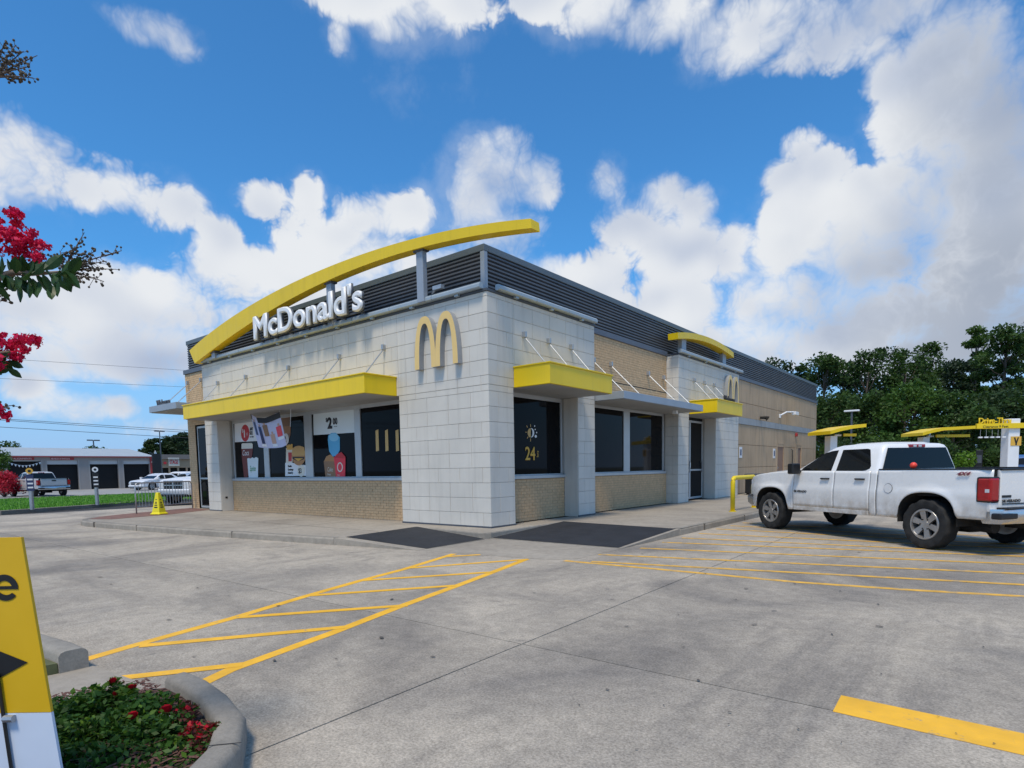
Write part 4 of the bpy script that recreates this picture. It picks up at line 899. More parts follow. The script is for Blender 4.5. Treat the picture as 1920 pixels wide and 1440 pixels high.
    f.build('grille_bars', CHROME, gl, bevel=.01)
    for s in (1, -1):
        a, e = s * (gw + t + .01), s * (yn - .005); b = MB(); b.box(XF - .16, XF - .012, min(a, e), max(a, e), gz0 + .04, gz1 + .01); b.build('headlight', LAMPW, root, bevel=.03)
    b = MB(); bz0, bz1 = P['fb']; b.loft([[(XF + o1, -yn - .06 + i1, z) , (XF + o1 + .07, -yn * .5, z), (XF + o1 + .08, 0, z), (XF + o1 + .07, yn * .5, z), (XF + o1, yn + .06 - i1, z), (XF - .22, yn + .09 - i1, z), (XF - .22, -yn - .09 + i1, z)] for z, o1, i1 in ((bz0, -.03, .04), (bz0 + .05, .0, .0), (bz1 - .05, .02, .0), (bz1, -.02, .02))]); b.build('front_bumper', P.get('fbm', CHROME), root, smooth=True)
    b = MB(); b.box(XF - .2, XF + .03, -yn * .8, yn * .8, bz0 - .10, bz0 - .005); b.build('air_dam', MT['black'], root, bevel=.02)
    # tail
    if P.get('bed'):
        x0, x1 = P['bed']; zr = lerp(ztop, (x0 + x1) / 2); iw = W - .16; B = MB()
        B.box(x0 + .06, x1 - .03, -iw, iw, P['bedz'] + .003, P['bedz'] + .06)
        for s in (1, -1): a, e = s * iw, s * (iw + .02); B.box(x0 + .06, x1 - .03, min(a, e), max(a, e), P['bedz'] + .06, zr - .02)
        B.box(x1 - .05, x1 - .02, -iw, iw, P['bedz'] + .06, zr - .02); B.build('bed_liner', UNDER, root)
        for s in (1, -1): a, e = s * (iw - .01), s * (yw(x1 - .5, zr) + .006); b = MB(); b.box(x0 + .02, x1 - .02, min(a, e), max(a, e), zr - .006, zr + .016); b.build('bed_rail', MT['black'], root, bevel=.006)
        yt = W - .20; b = MB(); b.box(XR - .0, XR + .06, -yt, yt, rock + .22, zr + .004); tg = b.build('tailgate', pm, root, bevel=.02)
        b = MB(); b.box(XR - .008, XR + .001, -yt + .05, yt - .05, rock + .30, rock + .315); b.box(XR - .008, XR + .001, -.13, .13, rock + .62, rock + .70); b.build('tailgate_trim', MT['black'], tg)
        b = MB(); b.box(XR - .02, XR + .08, -yt, yt, zr - .02, zr + .012); b.build('tailgate_cap', MT['black'], tg, bevel=.01)
        for s in (1, -1):
            yo = yw(XR + .20, .95); a, e = s * (yt + .012), s * (yo + .012)
            b = MB(); b.box(XR - .012, XR + .20, min(a, e) , max(a, e), zr - .49, zr - .11); hs = b.build('lamp_housing', MT['black'], root, bevel=.025)
            a, e = s * (yt + .03), s * (yo + .020); b = MB(); b.box(XR - .022, XR + .185, min(a, e), max(a, e), zr - .475, zr - .125); tl = b.build('tail_light', LAMPR, root, bevel=.03)
            y2 = s * (yo + .0215); b = MB(); b.box(XR + .0, XR + .06, min(y2, y2 - s*.01), max(y2, y2 - s*.01), zr - .34, zr - .29); b.build('reverse_lens', LAMPW, tl)
            a, e = s * (yt + .002), s * (yo - .01); b = MB(); b.box(XR + .01, XR + .05, min(a, e), max(a, e), rock + .2, zr - .495); b.build('corner_post', pm, root)
        cz = roof - .03; b = MB(); b.box(xrz(cz - .02) - .022, xrz(cz - .02) + .05, -.19, .19, cz - .055, cz + .0); ch = b.build('brake_light', LAMPR, root, bevel=.01)
        for y in (-.06, .06): b = MB(); b.box(xrz(cz - .02) - .026, xrz(cz - .02), y - .035, y + .035, cz - .045, cz - .01); b.build('cargo_lens', LAMPW, ch)
        bb = MB(); pts = [(-W + .04, .14), (-W + .02, 0), (-W + .10, -.13), (-W * .55, -.17), (0, -.185), (W * .55, -.17), (W - .10, -.13), (W - .02, 0), (W - .04, .14)]
        z0, z1 = rock + .02, rock + .235; bb.loft([[(XR + dx * k, y, z) for y, dx in pts] + [(XR + .10, y * .9, z) for y, dx in pts[::-1]] for z, k in ((z0, .82), (z0 + .04, 1), (z1 - .03, 1), (z1, .9))]); rb = bb.build('rear_bumper', P.get('rbm', CHROME), root, smooth=True)
        b = MB(); b.box(XR - .16, XR + .02, -W + .16, W - .16, z1 - .0, z1 + .022); b.build('bumper_pad', MT['black'], rb, bevel=.008)
        for s in (1, -1): a, e = s * (W - .005), s * (W - .36); b = MB(); b.box(XR - .162, XR - .02, min(a, e), max(a, e), z0 + .07, z1 - .055); b.build('corner_step', MT['black'], rb, bevel=.02)
        b = MB(); b.tube([(XR + .9, .45, rock - .06), (XR + .25, .5, rock - .08)], .09, 8); b.box(XR - .1, XR + .4, -.1, .1, rock - .1, rock - .0); b.tube([(XR + .75, -.0, rock - .06), (XR + .75, 0, rock + .1)], .36, 16); b.build('spare_and_exhaust', UNDER, root)
    else:
        zt = lerp(ztop, XR + .02); y = yw(XR + .03, .9); b = MB(); b.box(XR + .02, XR + .12, -y, y, rock + .1, zt + .01); b.build('tail_panel', pm, root, bevel=.03)
        for s in (1, -1): a, e = s * (y - .22), s * (y + .004); b = MB(); b.box(XR + .005, XR + .2, min(a, e), max(a, e), zt - .24, zt - .06); b.build('tail_light', LAMPR, root, bevel=.02)
        b = MB(); b.box(XR - .03, XR + .1, -y, y, rock + .02, rock + .27); b.build('rear_bumper', pm, root, bevel=.04)
        if P.get('deck'):
            a, e = P['deck']; G = [[(x, yw(x, lerp(ztop, x)) * t, lerp(ztop, x) + .03 * (1 - abs(t) ** 3)) for t in np.linspace(-1, 1, 9)] for x in np.linspace(a, e, 8)]; b = MB(); b.grid(G); b.build('boot_lid', pm, root, smooth='all')
    return root
PK = dict(xf=2.70, xr=-2.82, wb=1.82, wr=.405, w=1.0, trk=.885, rock=.47, ra=.515, tw=.27, rim=.60,
    ztop=[(-2.82,1.285),(-.875,1.295),(-.865,1.265),(1.05,1.275),(1.15,1.28),(1.9,1.235),(2.4,1.18),(2.6,1.12),(2.70,1.04)],
    cuts=[('fender', 1.17, 2.70), ('front_door', .10, 1.17), ('rear_door', -.72, .10), ('cab_corner', -.865, -.72), ('bed_side', -2.82, -.875)],
    belt=1.30, bedz=.85, bed=(-2.82, -.87), hood=(1.02, 2.69), hz=1.12, roof=1.86,
    gz=[1.20, 1.42, 1.60, 1.74, 1.81, 1.845, 1.86],
    gh=dict(f=[(1.20,1.31),(1.77,.43),(1.81,.36),(1.845,.26),(1.86,.10)], r=[(1.20,-.862),(1.77,-.79),(1.81,-.775),(1.845,-.73),(1.86,-.60)], w=[(1.20,.955),(1.765,.765),(1.81,.725),(1.845,.66),(1.86,.57)]),
    side_glass=[[(1.02,1.285),(.97,1.36),(.50,1.69),(.36,1.73),(.20,1.745),(.22,1.285)], [(.10,1.285),(.09,1.748),(-.47,1.75),(-.53,1.73),(-.66,1.38),(-.65,1.33),(-.58,1.295),(-.50,1.285)]],
    wsz=(1.34, 1.76), rwz=(1.315, 1.755), mir=(1.0, 1.34), grille=(.80, 1.07, .62), fb=(.50, .74))
TS = .93; wa_, wb_ = ont(1728.7, 983.3, 9.14), ont(1447.9, 954.6, 12.3)   # rear and front hub from the wheel sizes
th_ = math.atan2(wb_[1] - wa_[1], wb_[0] - wa_[0]); TO = ((wa_[0] + wb_[0]) / 2 + math.sin(th_) * TS, (wa_[1] + wb_[1]) / 2 - math.cos(th_) * TS, LOT)
zm_ = lambda z: z if z < 1.2 else 1.2 + (z - 1.2) * .86
for k_ in ('f', 'r', 'w'): PK['gh'][k_] = [(zm_(z), v_) for z, v_ in PK['gh'][k_]]
PK.update(gz=[zm_(z) for z in PK['gz']], roof=zm_(PK['roof']), side_glass=[[(x_, zm_(z)) for x_, z in pl] for pl in PK['side_glass']], wsz=tuple(map(zm_, PK['wsz'])), rwz=tuple(map(zm_, PK['rwz'])), mir=(1.0, 1.31))
truck = vehicle('pickup_truck', 'white crew pickup with grimy sills parked nose to the walk at the right', PK, TO, th_, paint('white_truck_paint', (.82,.815,.80), ((.30,.235,.16), LOT + .34, LOT + .86)), sc=TS)
def body_text(parent, txt, size, x, z, y, m, rev=False, **k):
    me = text_mesh(txt, size, ext=.001, **k); me.transform(Matrix.Rotation(R(180), 4, 'Z') @ FRONT); me.materials.clear(); me.materials.append(m)
    o = bpy.data.objects.new('badge', me); link(o, parent); o.location = (x, y, z); return o
body_text(truck, 'SILVERADO', .062, 1.12, .835, 1.006, MT['black'], off=.002, sx=1.1)
body_text(truck, '4X4', .075, -2.30, 1.20, .990, mat('decal_red', (.22,.05,.07), .5), shear=.5, off=.004, sx=1.5)
me = text_mesh('SILVERADO', .06, ext=.001, off=.002, sx=1.2); me.transform(Matrix.Rotation(R(-90), 4, 'Z') @ FRONT); me.materials.clear(); me.materials.append(MT['black']); o = bpy.data.objects.new('badge', me); link(o, truck); o.location = (-2.829, .76, .80)
MB().box(-2.828, -2.821, .58, .76, .87, .905).build('badge', MT['black'], truck)
fc = MB(); fc.lathe_y([(.001, .004), (.083, .004), (.086, 0), (.001, 0)], 24); fl_ = fc.build('fuel_flap', SEAM, truck, loc=(-1.12, 1.0005, .97)); fc = MB(); fc.lathe_y([(.001, .006), (.079, .006), (.079, 0), (.001, 0)], 24); fc.build('flap_lid', _mats['white_truck_paint'], fl_)
ball = MB(); ball.lathe_y([(.001,-.05)] + [(.05 * math.cos(t), .05 * math.sin(t)) for t in np.linspace(-1.3, 1.3, 7)] + [(.001,.05)], 14)
bl = ball.build('ball', mat('bright_red_plastic', (.85,.06,.03), .4), None, smooth=True); tag(bl, 'small bright red ball on the bed rail below the truck rear window', 'ball')
tp_ = truck.matrix_basis; tr = Matrix.Translation(TO) @ Matrix.Rotation(th_, 4, 'Z') @ Matrix.Scale(TS, 4); bl.location = tr @ Vector((-1.50, .90, 1.36))
v = ray(83, 930)[:2]; v = v / np.linalg.norm(v); left = np.array([-v[1], v[0]]); hd = v * math.cos(R(20)) + left * math.sin(R(20))
PK2 = dict(PK, ra=.50); PK2.update(knob=0)
vehicle('pickup_truck', 'silver pickup seen from behind in front of the repair garage', PK2, (-44.2, 2.9, LOT + .006), math.atan2(hd[1], hd[0]), paint('silver_paint', (.50,.51,.53)), sc=.94)
PK3 = dict(PK, cross=1, grille=(.72, 1.10, .52), knob=0, fbm=paint('white_paint', (.72,.73,.75)))
vehicle('pickup_truck', 'white pickup with crossbar chrome grille parked behind the steel barrier', PK3, (*(ont(326, 930, 26)[:2] - np.array([.375, -.927]) * 2.7 * .94), LOT), R(-68), paint('white_paint', (.72,.73,.75)), sc=.94)
SUV = dict(cat='car', xf=2.25, xr=-2.25, wb=1.35, wr=.34, w=.91, trk=.80, rock=.30, ra=.40, tw=.21, rim=.64, knob=0, bh=0, sp=5,
    ztop=[(-2.25,.98),(-1.9,1.0),(1.0,.98),(1.3,.95),(2.0,.84),(2.25,.70)], cuts=[('fender',.95,2.25),('front_door',-.05,.95),('rear_door',-.98,-.05),('rear_quarter',-2.25,-.98)],
    belt=1.0, hood=(.9,2.24), hz=.86, roof=1.62, gz=[.95,1.1,1.3,1.48,1.56,1.60,1.62],
    gh=dict(f=[(.95,1.15),(1.3,.65),(1.48,.38),(1.6,.1),(1.62,0)], r=[(.95,-2.2),(1.3,-2.08),(1.48,-1.95),(1.6,-1.75),(1.62,-1.6)], w=[(.95,.86),(1.48,.70),(1.56,.63),(1.62,.5)]),
    side_glass=[[(.88,1.02),(.48,1.34),(.3,1.44),(0,1.46),(0,1.02)],[(-.08,1.02),(-.08,1.46),(-.9,1.46),(-.95,1.02)],[(-1.05,1.04),(-1.03,1.45),(-1.6,1.40),(-1.9,1.06)]],
    wsz=(1.02,1.50), rwz=(1.08,1.46), mir=(.85,1.06), grille=(.50,.70,.45), fb=(.28,.46), bedz=.5)
SED = dict(SUV, roof=1.44, gz=[.92,1.05,1.2,1.34,1.40,1.43,1.44], belt=.95, ztop=[(-2.25,.92),(-1.5,.96),(1.0,.95),(1.3,.92),(2.0,.82),(2.25,.68)], deck=(-2.2,-1.2),
    gh=dict(f=[(.92,1.15),(1.2,.62),(1.34,.38),(1.43,.12),(1.44,0)], r=[(.92,-1.75),(1.2,-1.3),(1.34,-1.08),(1.43,-.8),(1.44,-.7)], w=[(.92,.84),(1.34,.70),(1.40,.64),(1.44,.5)]),
    side_glass=[[(.86,.98),(.45,1.24),(.25,1.32),(0,1.33),(0,.98)],[(-.08,.98),(-.08,1.33),(-.85,1.30),(-1.2,1.0)]], wsz=(.98,1.36), rwz=(1.0,1.32), mir=(.8,1.02))
vehicle('parked_car', 'white sedan nose showing behind the steel barrier by the garage', dict(SED, fbm=_mats['white_paint']), (*onz(297, 918)[:2], LOT + .006), R(-70), _mats['white_paint'])
far = [(332, 896, 66, 'white suv parked before the red lettered store, leftmost', SUV, R(200)), (352, 897, 60, 'silver blue car parked before the red lettered store, beside the brick', SED, R(190))]
for px, py, t, lab, Pp, rz in far: q = ont(px, 890, t); vehicle('parked_car', lab, dict(Pp, fbm=_mats['silver_paint']), (q[0], q[1], LOT), rz, _mats['white_paint'] if 'white' in lab else paint('silver_blue_paint', (.30,.38,.48)), 'cars parked before the far store')
q = ont(1815, 868, 34); vehicle('parked_car', 'dark grey suv waiting in the drive lane behind the pickup', dict(SUV, fbm=paint('dark_grey_paint', (.035,.04,.045))), (q[0], q[1], LOT), R(10), paint('dark_grey_paint', (.035,.04,.045)))
q = ont(1952, 868, 36); vehicle('parked_car', 'blue suv beyond the drive lane pillar at the right edge', dict(SUV, fbm=paint('blue_paint', (.05,.13,.32))), (q[0], q[1], LOT), R(20), paint('blue_paint', (.05,.13,.32)))

# ================================================================ small things round the walk
bo = MB(); y0, y1, x, r_ = 6.36, 8.1, 2.66, .057
pts = [(x, y0, 0), (x, y0, .74)] + [(x, y0 + .12 - .12 * math.cos(t), .74 + .12 * math.sin(t)) for t in np.linspace(.3, 1.57, 5)] + [(x, y1 - .12 + .12 * math.sin(t), .74 + .12 * math.cos(t)) for t in np.linspace(0, 1.3, 5)] + [(x, y1, .74), (x, y1, 0)]
bo.tube(pts, r_, 14); bol = bo.build('bollard_rail', MT['bollard'], None, smooth='all'); tag(bol, 'yellow steel hoop bollard on the walk by the truck nose', 'bollard')
for y in (y0, y1): MB().tube([(x, y, .001), (x, y, .02)], .09, 14).build('foot_plate', MT['bollard'], bol)
tr_ = thing('trash_bin', 'dark square litter bin beside the side entrance pylon', 'bin', (.42, 15.6, 0))
MB().box(-.3, .3, -.3, .3, .06, .72).build('body', MT['black'], tr_, bevel=.02); MB().box(-.33, .33, -.33, .33, .721, .84).build('lid', MT['flash'], tr_, bevel=.03); MB().box(-.26, .26, -.26, .26, .001, .059).build('base', MT['black'], tr_)
co = thing('wet_floor_cone', 'yellow four sided caution cone on the red pavers', 'cone', (-11.77, -1.68, .0045), R(25))
cb = MB(); cb.loft([[(s * a, t * b_, z) for s, t in ((-1,-1),(1,-1),(1,1),(-1,1))] for z, a, b_ in ((0,.17,.17),(.03,.17,.17),(.06,.135,.135),(.60,.055,.055),(.66,.045,.045))]); cbo = cb.build('cone_body', MT['cone'], co, bevel=.012)
for k in range(4):
    g_ = MB(); m4 = Matrix.Rotation(R(90 * k), 3, 'Z')
    for z0, z1, w in ((.20,.235,.06),(.265,.295,.05),(.44,.46,.03)):
        q4 = [m4 @ Vector((sx * w, -(.135 - (z - .06) * .148) - .003, z)) for sx, z in ((-1, z0), (1, z0), (1, z1), (-1, z1))]; g_.add(q4, [(0,1,2,3)])
    t4 = [m4 @ Vector((sx, -(.135 - (z - .06) * .148) - .003, z)) for sx, z in ((-.04, .33), (.04, .33), (0, .405))]; g_.add(t4, [(0,1,2)]); g_.build('caution_print', MT['black'], co, fix=False)
bp, bq = Vector((-12.75, -1.95, 0)), Vector((-14.05, .28, 0)); ba = thing('crowd_barrier', 'galvanised steel crowd barrier beside the entrance door', 'barrier', bp, math.atan2(bq.y - bp.y, bq.x - bp.x)); L = (bq - bp).length
f = MB(); f.tube([(0,0,.002),(0,0,.85),(.03,0,.92),(.10,0,.95),(L-.10,0,.95),(L-.03,0,.92),(L,0,.85),(L,0,.002)], .02, 8); f.build('frame_tube', MT['galv'], ba, smooth='all')
MB().tube([(.02,0,.20),(L-.02,0,.20)], .016, 8).build('lower_rail', MT['galv'], ba)
bar_ = None
for i in range(1, 19):
    if bar_ is None: bar_ = MB().tube([(0,0,.2),(0,0,.94)], .008, 6).build('upright_bar', MT['galv'], ba); o = bar_
    else: o = bar_.copy(); COL.objects.link(o)
    o.location = (L * i / 19, 0, 0)
# banner hung from the canopy by cords
bn = thing('hanging_banner', 'printed cloth banner of uniformed figures sagging under the long yellow canopy', 'banner', (0, 0, 0))
def BN(zx, zy, d=0.): p = ony(430 + zx * 320 / 1920, 750 + zy * 160 / 960, -.28 - d); return p
UP = [(235,150),(300,195),(350,215),(450,190),(520,150),(565,135)]; LO = [(330,530),(390,540),(450,542),(530,540),(600,530),(645,505)]
def bpos(u, v, d=0.):
    a = np.array([np.interp(u, np.linspace(0,1,6), [p[i] for p in UP]) for i in (0,1)]); e = np.array([np.interp(u, np.linspace(0,1,6), [p[i] for p in LO]) for i in (0,1)])
    p = a + (e - a) * v; return BN(p[0], p[1], d + .06 * math.sin(u * 7 + v * 2) + .05 * math.sin(v * 3.1 + u))
b = MB(); b.grid([[bpos(u, v) for v in np.linspace(0,1,9)] for u in np.linspace(0,1,17)]); cl_ = b.build('cloth', MT['lilac'], bn, smooth='all')
def bpatch(nm, u0, u1, v0, v1, m, d=.006): b = MB(); b.grid([[bpos(u0 + (u1-u0) * i / 4, v0 + (v1-v0) * j / 4, d) for j in range(5)] for i in range(5)]); return b.build(nm, m, cl_, smooth='all')
bpatch('heading_band', .0, 1., .0, .17, MT['darkp'])
for u0, u1, v0, v1, m in ((.03,.11,.22,.62,MT['navy']),(.18,.30,.30,.86,MT['navy']),(.38,.50,.22,.60,MT['brown']),(.52,.64,.55,.86,MT['skin']),(.72,.92,.38,.68,MT['hotred'])):
    bpatch('figure_print', u0, u1, v0, v1, m)
    bpatch('head_print', u0 + (u1-u0)*.3, u0 + (u1-u0)*.7, v0 - .08, v0 - .005, MT['skin'])
bpatch('pale_panel_print', .16, .34, .87, .95, MT['white']); bpatch('pale_panel_print', .52, .66, .87, .95, MT['white']); bpatch('pale_panel_print', .72, .96, .70, .78, MT['white'])
for p_ in ((235,150),(565,135),(690,60)):
    q = BN(*p_); e = BN(p_[0] - 4, p_[1] + (0 if p_[0] < 600 else 240)) if p_[0] > 600 else q
    MB().tube([(q[0], q[1], 2.866), e if p_[0] > 600 else q], .006, 5).build('cord', MT['white'], bn)
# ================================================================ foreground sign
sg = thing('directional_sign', 'yellow and white directional sign panel with black arrow at the left edge', 'sign')
T = 2.2; tr1, br1 = ont(56, 1005, T), ont(104, 1540, T); bdr, bdl = ont(85, 1338, T), ont(8, 1353, T - .02)
rt = np.array([tr1[0] * .5 + br1[0] * .5, tr1[1] * .5 + br1[1] * .5]); dl = (ont(0, 1200, T)[:2] - ont(95, 1200, T)[:2]); dl = dl / np.linalg.norm(dl); nrm = np.array([-dl[1], dl[0]])
if nrm @ (CAM[:2] - rt) < 0: nrm = -nrm
SW = .62
def SP(u, z, d=0.): return (tr1[0] + dl[0] * u + nrm[0] * d, tr1[1] + dl[1] * u + nrm[1] * d, z)
zt, zm = tr1[2], bdr[2]; zbm = LOT + .10
sk_ = lambda z: -.09 * (zt - z)                       # the panel's edge leans slightly
def spanel(nm, u0, u1, za, zb_, m, d0, d1):
    b = MB(); b.add([SP(u, z, d) for d in (d0, d1) for u, z in ((u0 + sk_(za), za), (u1 + sk_(za), za), (u1 + sk_(zb_), zb_), (u0 + sk_(zb_), zb_))], [(3,2,1,0),(4,5,6,7),(0,1,5,4),(1,2,6,5),(2,3,7,6),(3,0,4,7)]); return b.build(nm, m, sg)
spanel('panel', 0, SW, zm + .001, zt, mat('sign_yellow', (.70,.42,.008), .45, .04, 4), .028, .04); spanel('lower_panel', 0, SW, zbm, zm - .001, mat('sign_white', (.62,.70,.82), .45, .03, 4), .028, .04)
for u in (.02, SW - .06): b = MB(); b.add([SP(u + a, z, d) for z in (LOT - .1, zbm + .2) for a, d in ((.08,-.015),(.12,-.015),(.12,.027),(.08,.027))], [(0,3,2,1),(4,5,6,7),(0,1,5,4),(1,2,6,5),(2,3,7,6),(3,0,4,7)]); b.build('post', MT['galv'], sg)
def s_at(px, py): p = ont(px, py, T); return ((p[:2] - tr1[:2]) @ dl, p[2])
eu, ez = s_at(21, 1099); er = .048
def EP(a, r_): return SP(eu - er * 1.02 * r_ * math.cos(a), ez + er * r_ * math.sin(a), .0425)
eb = MB(); An = np.linspace(R(7), R(322), 30); eb.add([EP(a, 1) for a in An] + [EP(a, .52 if a < R(250) else .52 + .12 * (a - R(250)) / R(72)) for a in An], [(i, i + 1, 31 + i, 30 + i) for i in range(29)])
eb.add([SP(eu - er * x_, ez + er * y_, .0425) for x_, y_ in ((-.515, -.13), (1.0, -.13), (1.0, .115), (-.515, .115))], [(0, 1, 2, 3)]); eb.build('lettering', MT['black'], sg, fix=False)
A_ = [s_at(*p) for p in ((55,1241),(0,1218),(-6,1216))]; A2 = [s_at(*p) for p in ((-6,1232),(-90,1232),(-90,1252),(-6,1252),(-6,1274),(0,1271))]
b = MB(); pl = [A_[0], A_[1], A_[2]] + A2; b.add([SP(u_, z_, .0425) for u_, z_ in pl], [tuple(range(len(pl)))]); b.build('arrow', MT['black'], sg)
pts_ = [SP(*s_at(px_, py_), .05) for px_, py_ in ((0,1262),(6,1345),(14,1445),(24,1560))]; MB().tube(pts_, .006, 8).build('strap', MT['black'], sg)
u, z = s_at(15, 1348); b = MB(); b.tube([SP(u + .015, z, .05), SP(u - .02, z, .05)], .014, 8); b.build('clamp', MT['galv'], sg)
# ================================================================ lane signs, street
def postsign(px, loc, top, lab, round_m, panel_m, z0, z1):
    s = thing('lane_sign', lab, 'sign', (loc[0], loc[1], -.03)); rz = math.atan2(CAM[1] - loc[1], CAM[0] - loc[0]) - R(90); s.rotation_euler = (0, 0, rz + R(180))
    MB().tube([(0,0,0),(0,0,z0)], .07, 12).build('post', MT['galv'], s, smooth=True); MB().box(-.11, .11, -.03, .03, z0, z1).build('panel', panel_m, s, bevel=.01)
    b = MB(); b.lathe_y([(.001,-.05),(.11,-.05),(.11,0),(.001,0)], 18, (0, .0, z1 + .13)); b.build('roundel', round_m, s); b = MB(); b.lathe_y([(.001,-.056),(.05,-.056),(.05,-.051),(.001,-.051)], 14, (0, 0, z1 + .13)); b.build('roundel_mark', MT['black'], s)
    MB().box(-.03, .03, -.02, .02, z1 - .02, z1 + .05).build('neck', MT['galv'], s)
    for z in (z0 + .1, z0 + .25, z0 + .4):
        if z < z1 - .08: MB().box(-.08, .08, -.034, -.0305, z, z + .06).build('panel_mark', MT['white'] if panel_m is not MT['white'] else MT['navy'], s)
    return s
postsign(64, (-20.35, -2.82), 1.6, 'grey post with yellow roundel and striped panel on the grass verge', MT['gold'], MT['navy'], .70, 1.32)
postsign(188, (-21.6, -.33), 1.6, 'grey post with white roundel and black panel on the grass verge', MT['white'], MT['black'], .74, 1.36)
# ---- repair garage
ga = thing('repair_garage', 'long grey four bay repair garage with red trim behind the verge', 'garage', (-63, 0, LOT + .006))
GW = mat('garage_grey_metal', (.30,.275,.26), .6, .06, .6); GR = mat('garage_red_trim', (.36,.035,.035), .5); H0 = -LOT
xs_ = [(5.1,7.64),(8.1,10.6),(11.6,14.1),(14.6,17.07)]; prev = 3.2; H = 3.27
for i, (a, e) in enumerate(xs_): MB().box(-.3, 0, prev, a, 0, H).build('wall_pier', GW, ga); prev = e
MB().box(-.3, 0, prev, 17.45, 0, H).build('wall_pier', GW, ga); MB().box(.001, .06, 17.12, 17.44, 0, H - .01).build('red_post', GR, ga)
for a, e in xs_:
    MB().box(-.299, -.002, a, e, 2.9, H).build('lintel', GW, ga); d = MB(); d.box(-.22, -.12, a, e, 2.5 if a > 8 else 2.8, 2.9); d.build('roller_door', mat('roller_white', (.5,.5,.5), .6), ga)
    
    for j0, j1 in ((a - .10, a - .001), (e + .001, e + .10)): MB().box(-.12, .012, j0, j1, 0, 2.9).build('door_jamb', mat('pale_trim', (.36,.34,.32), .6), ga)
MB().box(-14, -.4, 3.2, 17.45, 0.01, 3.2).build('interior', MT['interior'], ga)
rf = MB(); rf.prism([(.25, 3.32), (-7, 4.35), (-14.3, 3.32), (-14.3, 3.28), (.25, 3.28)], (3.0, 17.6), lambda u, v, w: (u, w, v)); rf.build('roof', mat('garage_roof', (.36,.41,.44), .5, .05, 1), ga)
MB().box(.01, .26, 3.0, 17.6, 3.20, 3.279).build('red_fascia', GR, ga)
for a, s_ in ((5.55, 'ALIGNMENTS'), (8.4, 'BRAKES & SHOCKS')):
    w = 1.6 if a < 8 else 1.9; bd = MB().box(.002, .03, a, a + w, 2.93, 3.16).build('sign_board', GR, ga); text('lettering', s_, .20, (.034, a + .05, 2.975), MT['white'], RIGHT, bd, ext=.002, sx=(w - .1) / (len(s_) * .135))
for k in range(10):
    u = k / 9; y = 5.2 + 2.35 * u; z = 2.70 - .30 * math.sin(math.pi * u) + .0; b = MB(); b.add([(.03, y - .09, z), (.03, y + .09, z), (.03, y, z - .2), (.04, y - .09, z), (.04, y + .09, z), (.04, y, z - .2)], [(0,2,1),(3,4,5),(0,1,4,3),(1,2,5,4),(2,0,3,5)]); b.build('pennant', MT['white'], ga)
MB().tube([(.035, 5.2 + 2.35 * u, 2.705 - .30 * math.sin(math.pi * u)) for u in np.linspace(0, 1, 12)], .01, 4).build('pennant_string', MT['white'], ga)
# tall dark sign board by the garage
ps = thing('roadside_sign', 'tall black roadside sign with white triangle right of the garage', 'sign', tuple(ont(295, 890, 62)[:2]) + (LOT,)); ps.rotation_euler = (0, 0, R(-70) + R(180) - R(8))
MB().box(-.42, .42, -.1, .1, .0, 3.5).build('board', MT['black'], ps); b = MB(); b.prism([(-.45, 2.6), (-.30, 2.6), (0, 3.5), (.3, 2.95), (.42, 2.95), (0, 3.85)], (.101, .13), lambda u, v, w: (u, w, v)); b.build('triangle_mark', MT['white'], ps)
b = MB(); b.lathe_y([(.001,.16),(.22,.16),(.22,.101),(.001,.101)], 16, (.2, 0, 2.35)); b.build('roundel', MT['white'], ps); MB().box(.08, .26, .101, .12, 1.1, 1.6).build('frame_mark', MT['white'], ps)
# ---- far store
D = 2.3; p0, p1 = onx(300, 862, -250), onx(362, 862, -250); st = thing('store', 'tan storefront with red lettered white sign panel and dark roof in the far distance', 'store', (-250, p0[1], LOT)); WD = p1[1] - p0[1] + 14; zz = lambda py: onx(320, py, -250)[2] - LOT
TAN = mat('store_tan', (.40,.27,.18), .8, .05, .3)
MB().box(-20, 0, 0, WD, zz(877), zz(861)).build('upper_wall', TAN, st); MB().box(-20, -1.5, 0, WD, 0, zz(877)).build('glass_front', MT['interior'], st)
for k in range(9): y = WD * k / 8; MB().box(-.6, -.05, y - .3 if k else 0, y + .3, 0, zz(877)).build('column', TAN, st)
a, e = onx(315, 860, -250)[1] - p0[1], onx(335, 860, -250)[1] - p0[1]; pn = MB().box(.01, .5, a, e, zz(874), zz(858)).build('sign_panel', mat('store_cream', (.6,.56,.5), .7), st)
text('lettering', 'STAGE', 2.2, (.52, a + .3, zz(869.5)), mat('store_red', (.55,.03,.04), .5), RIGHT, pn, ext=.03, off=.05, sx=(e - a - .6) / 7.0)
dm = MB(); dm.lathe_y([(.001,.3),(.55,.3),(.55,.02),(.001,.02)], 16); do = dm.build('roundel', mat('store_red', (.55,.03,.04), .5), st, loc=(0.3, onx(308.5, 867, -250)[1] - p0[1], zz(868))); do.rotation_euler = (0, 0, R(-90))
rf = MB(); ym = (a + e) / 2; rf.add([(.8,-1,zz(861)),(.8,WD,zz(861)),(-20,WD,zz(861)),(-20,-1,zz(861)),(-8,ym - 3,zz(851)),(-8,WD - 6,zz(851))], [(3,2,1,0),(0,1,5,4),(1,2,5),(2,3,4,5),(3,0,4)]); rf.build('roof', mat('dark_shingle', (.05,.05,.05), .9), st)
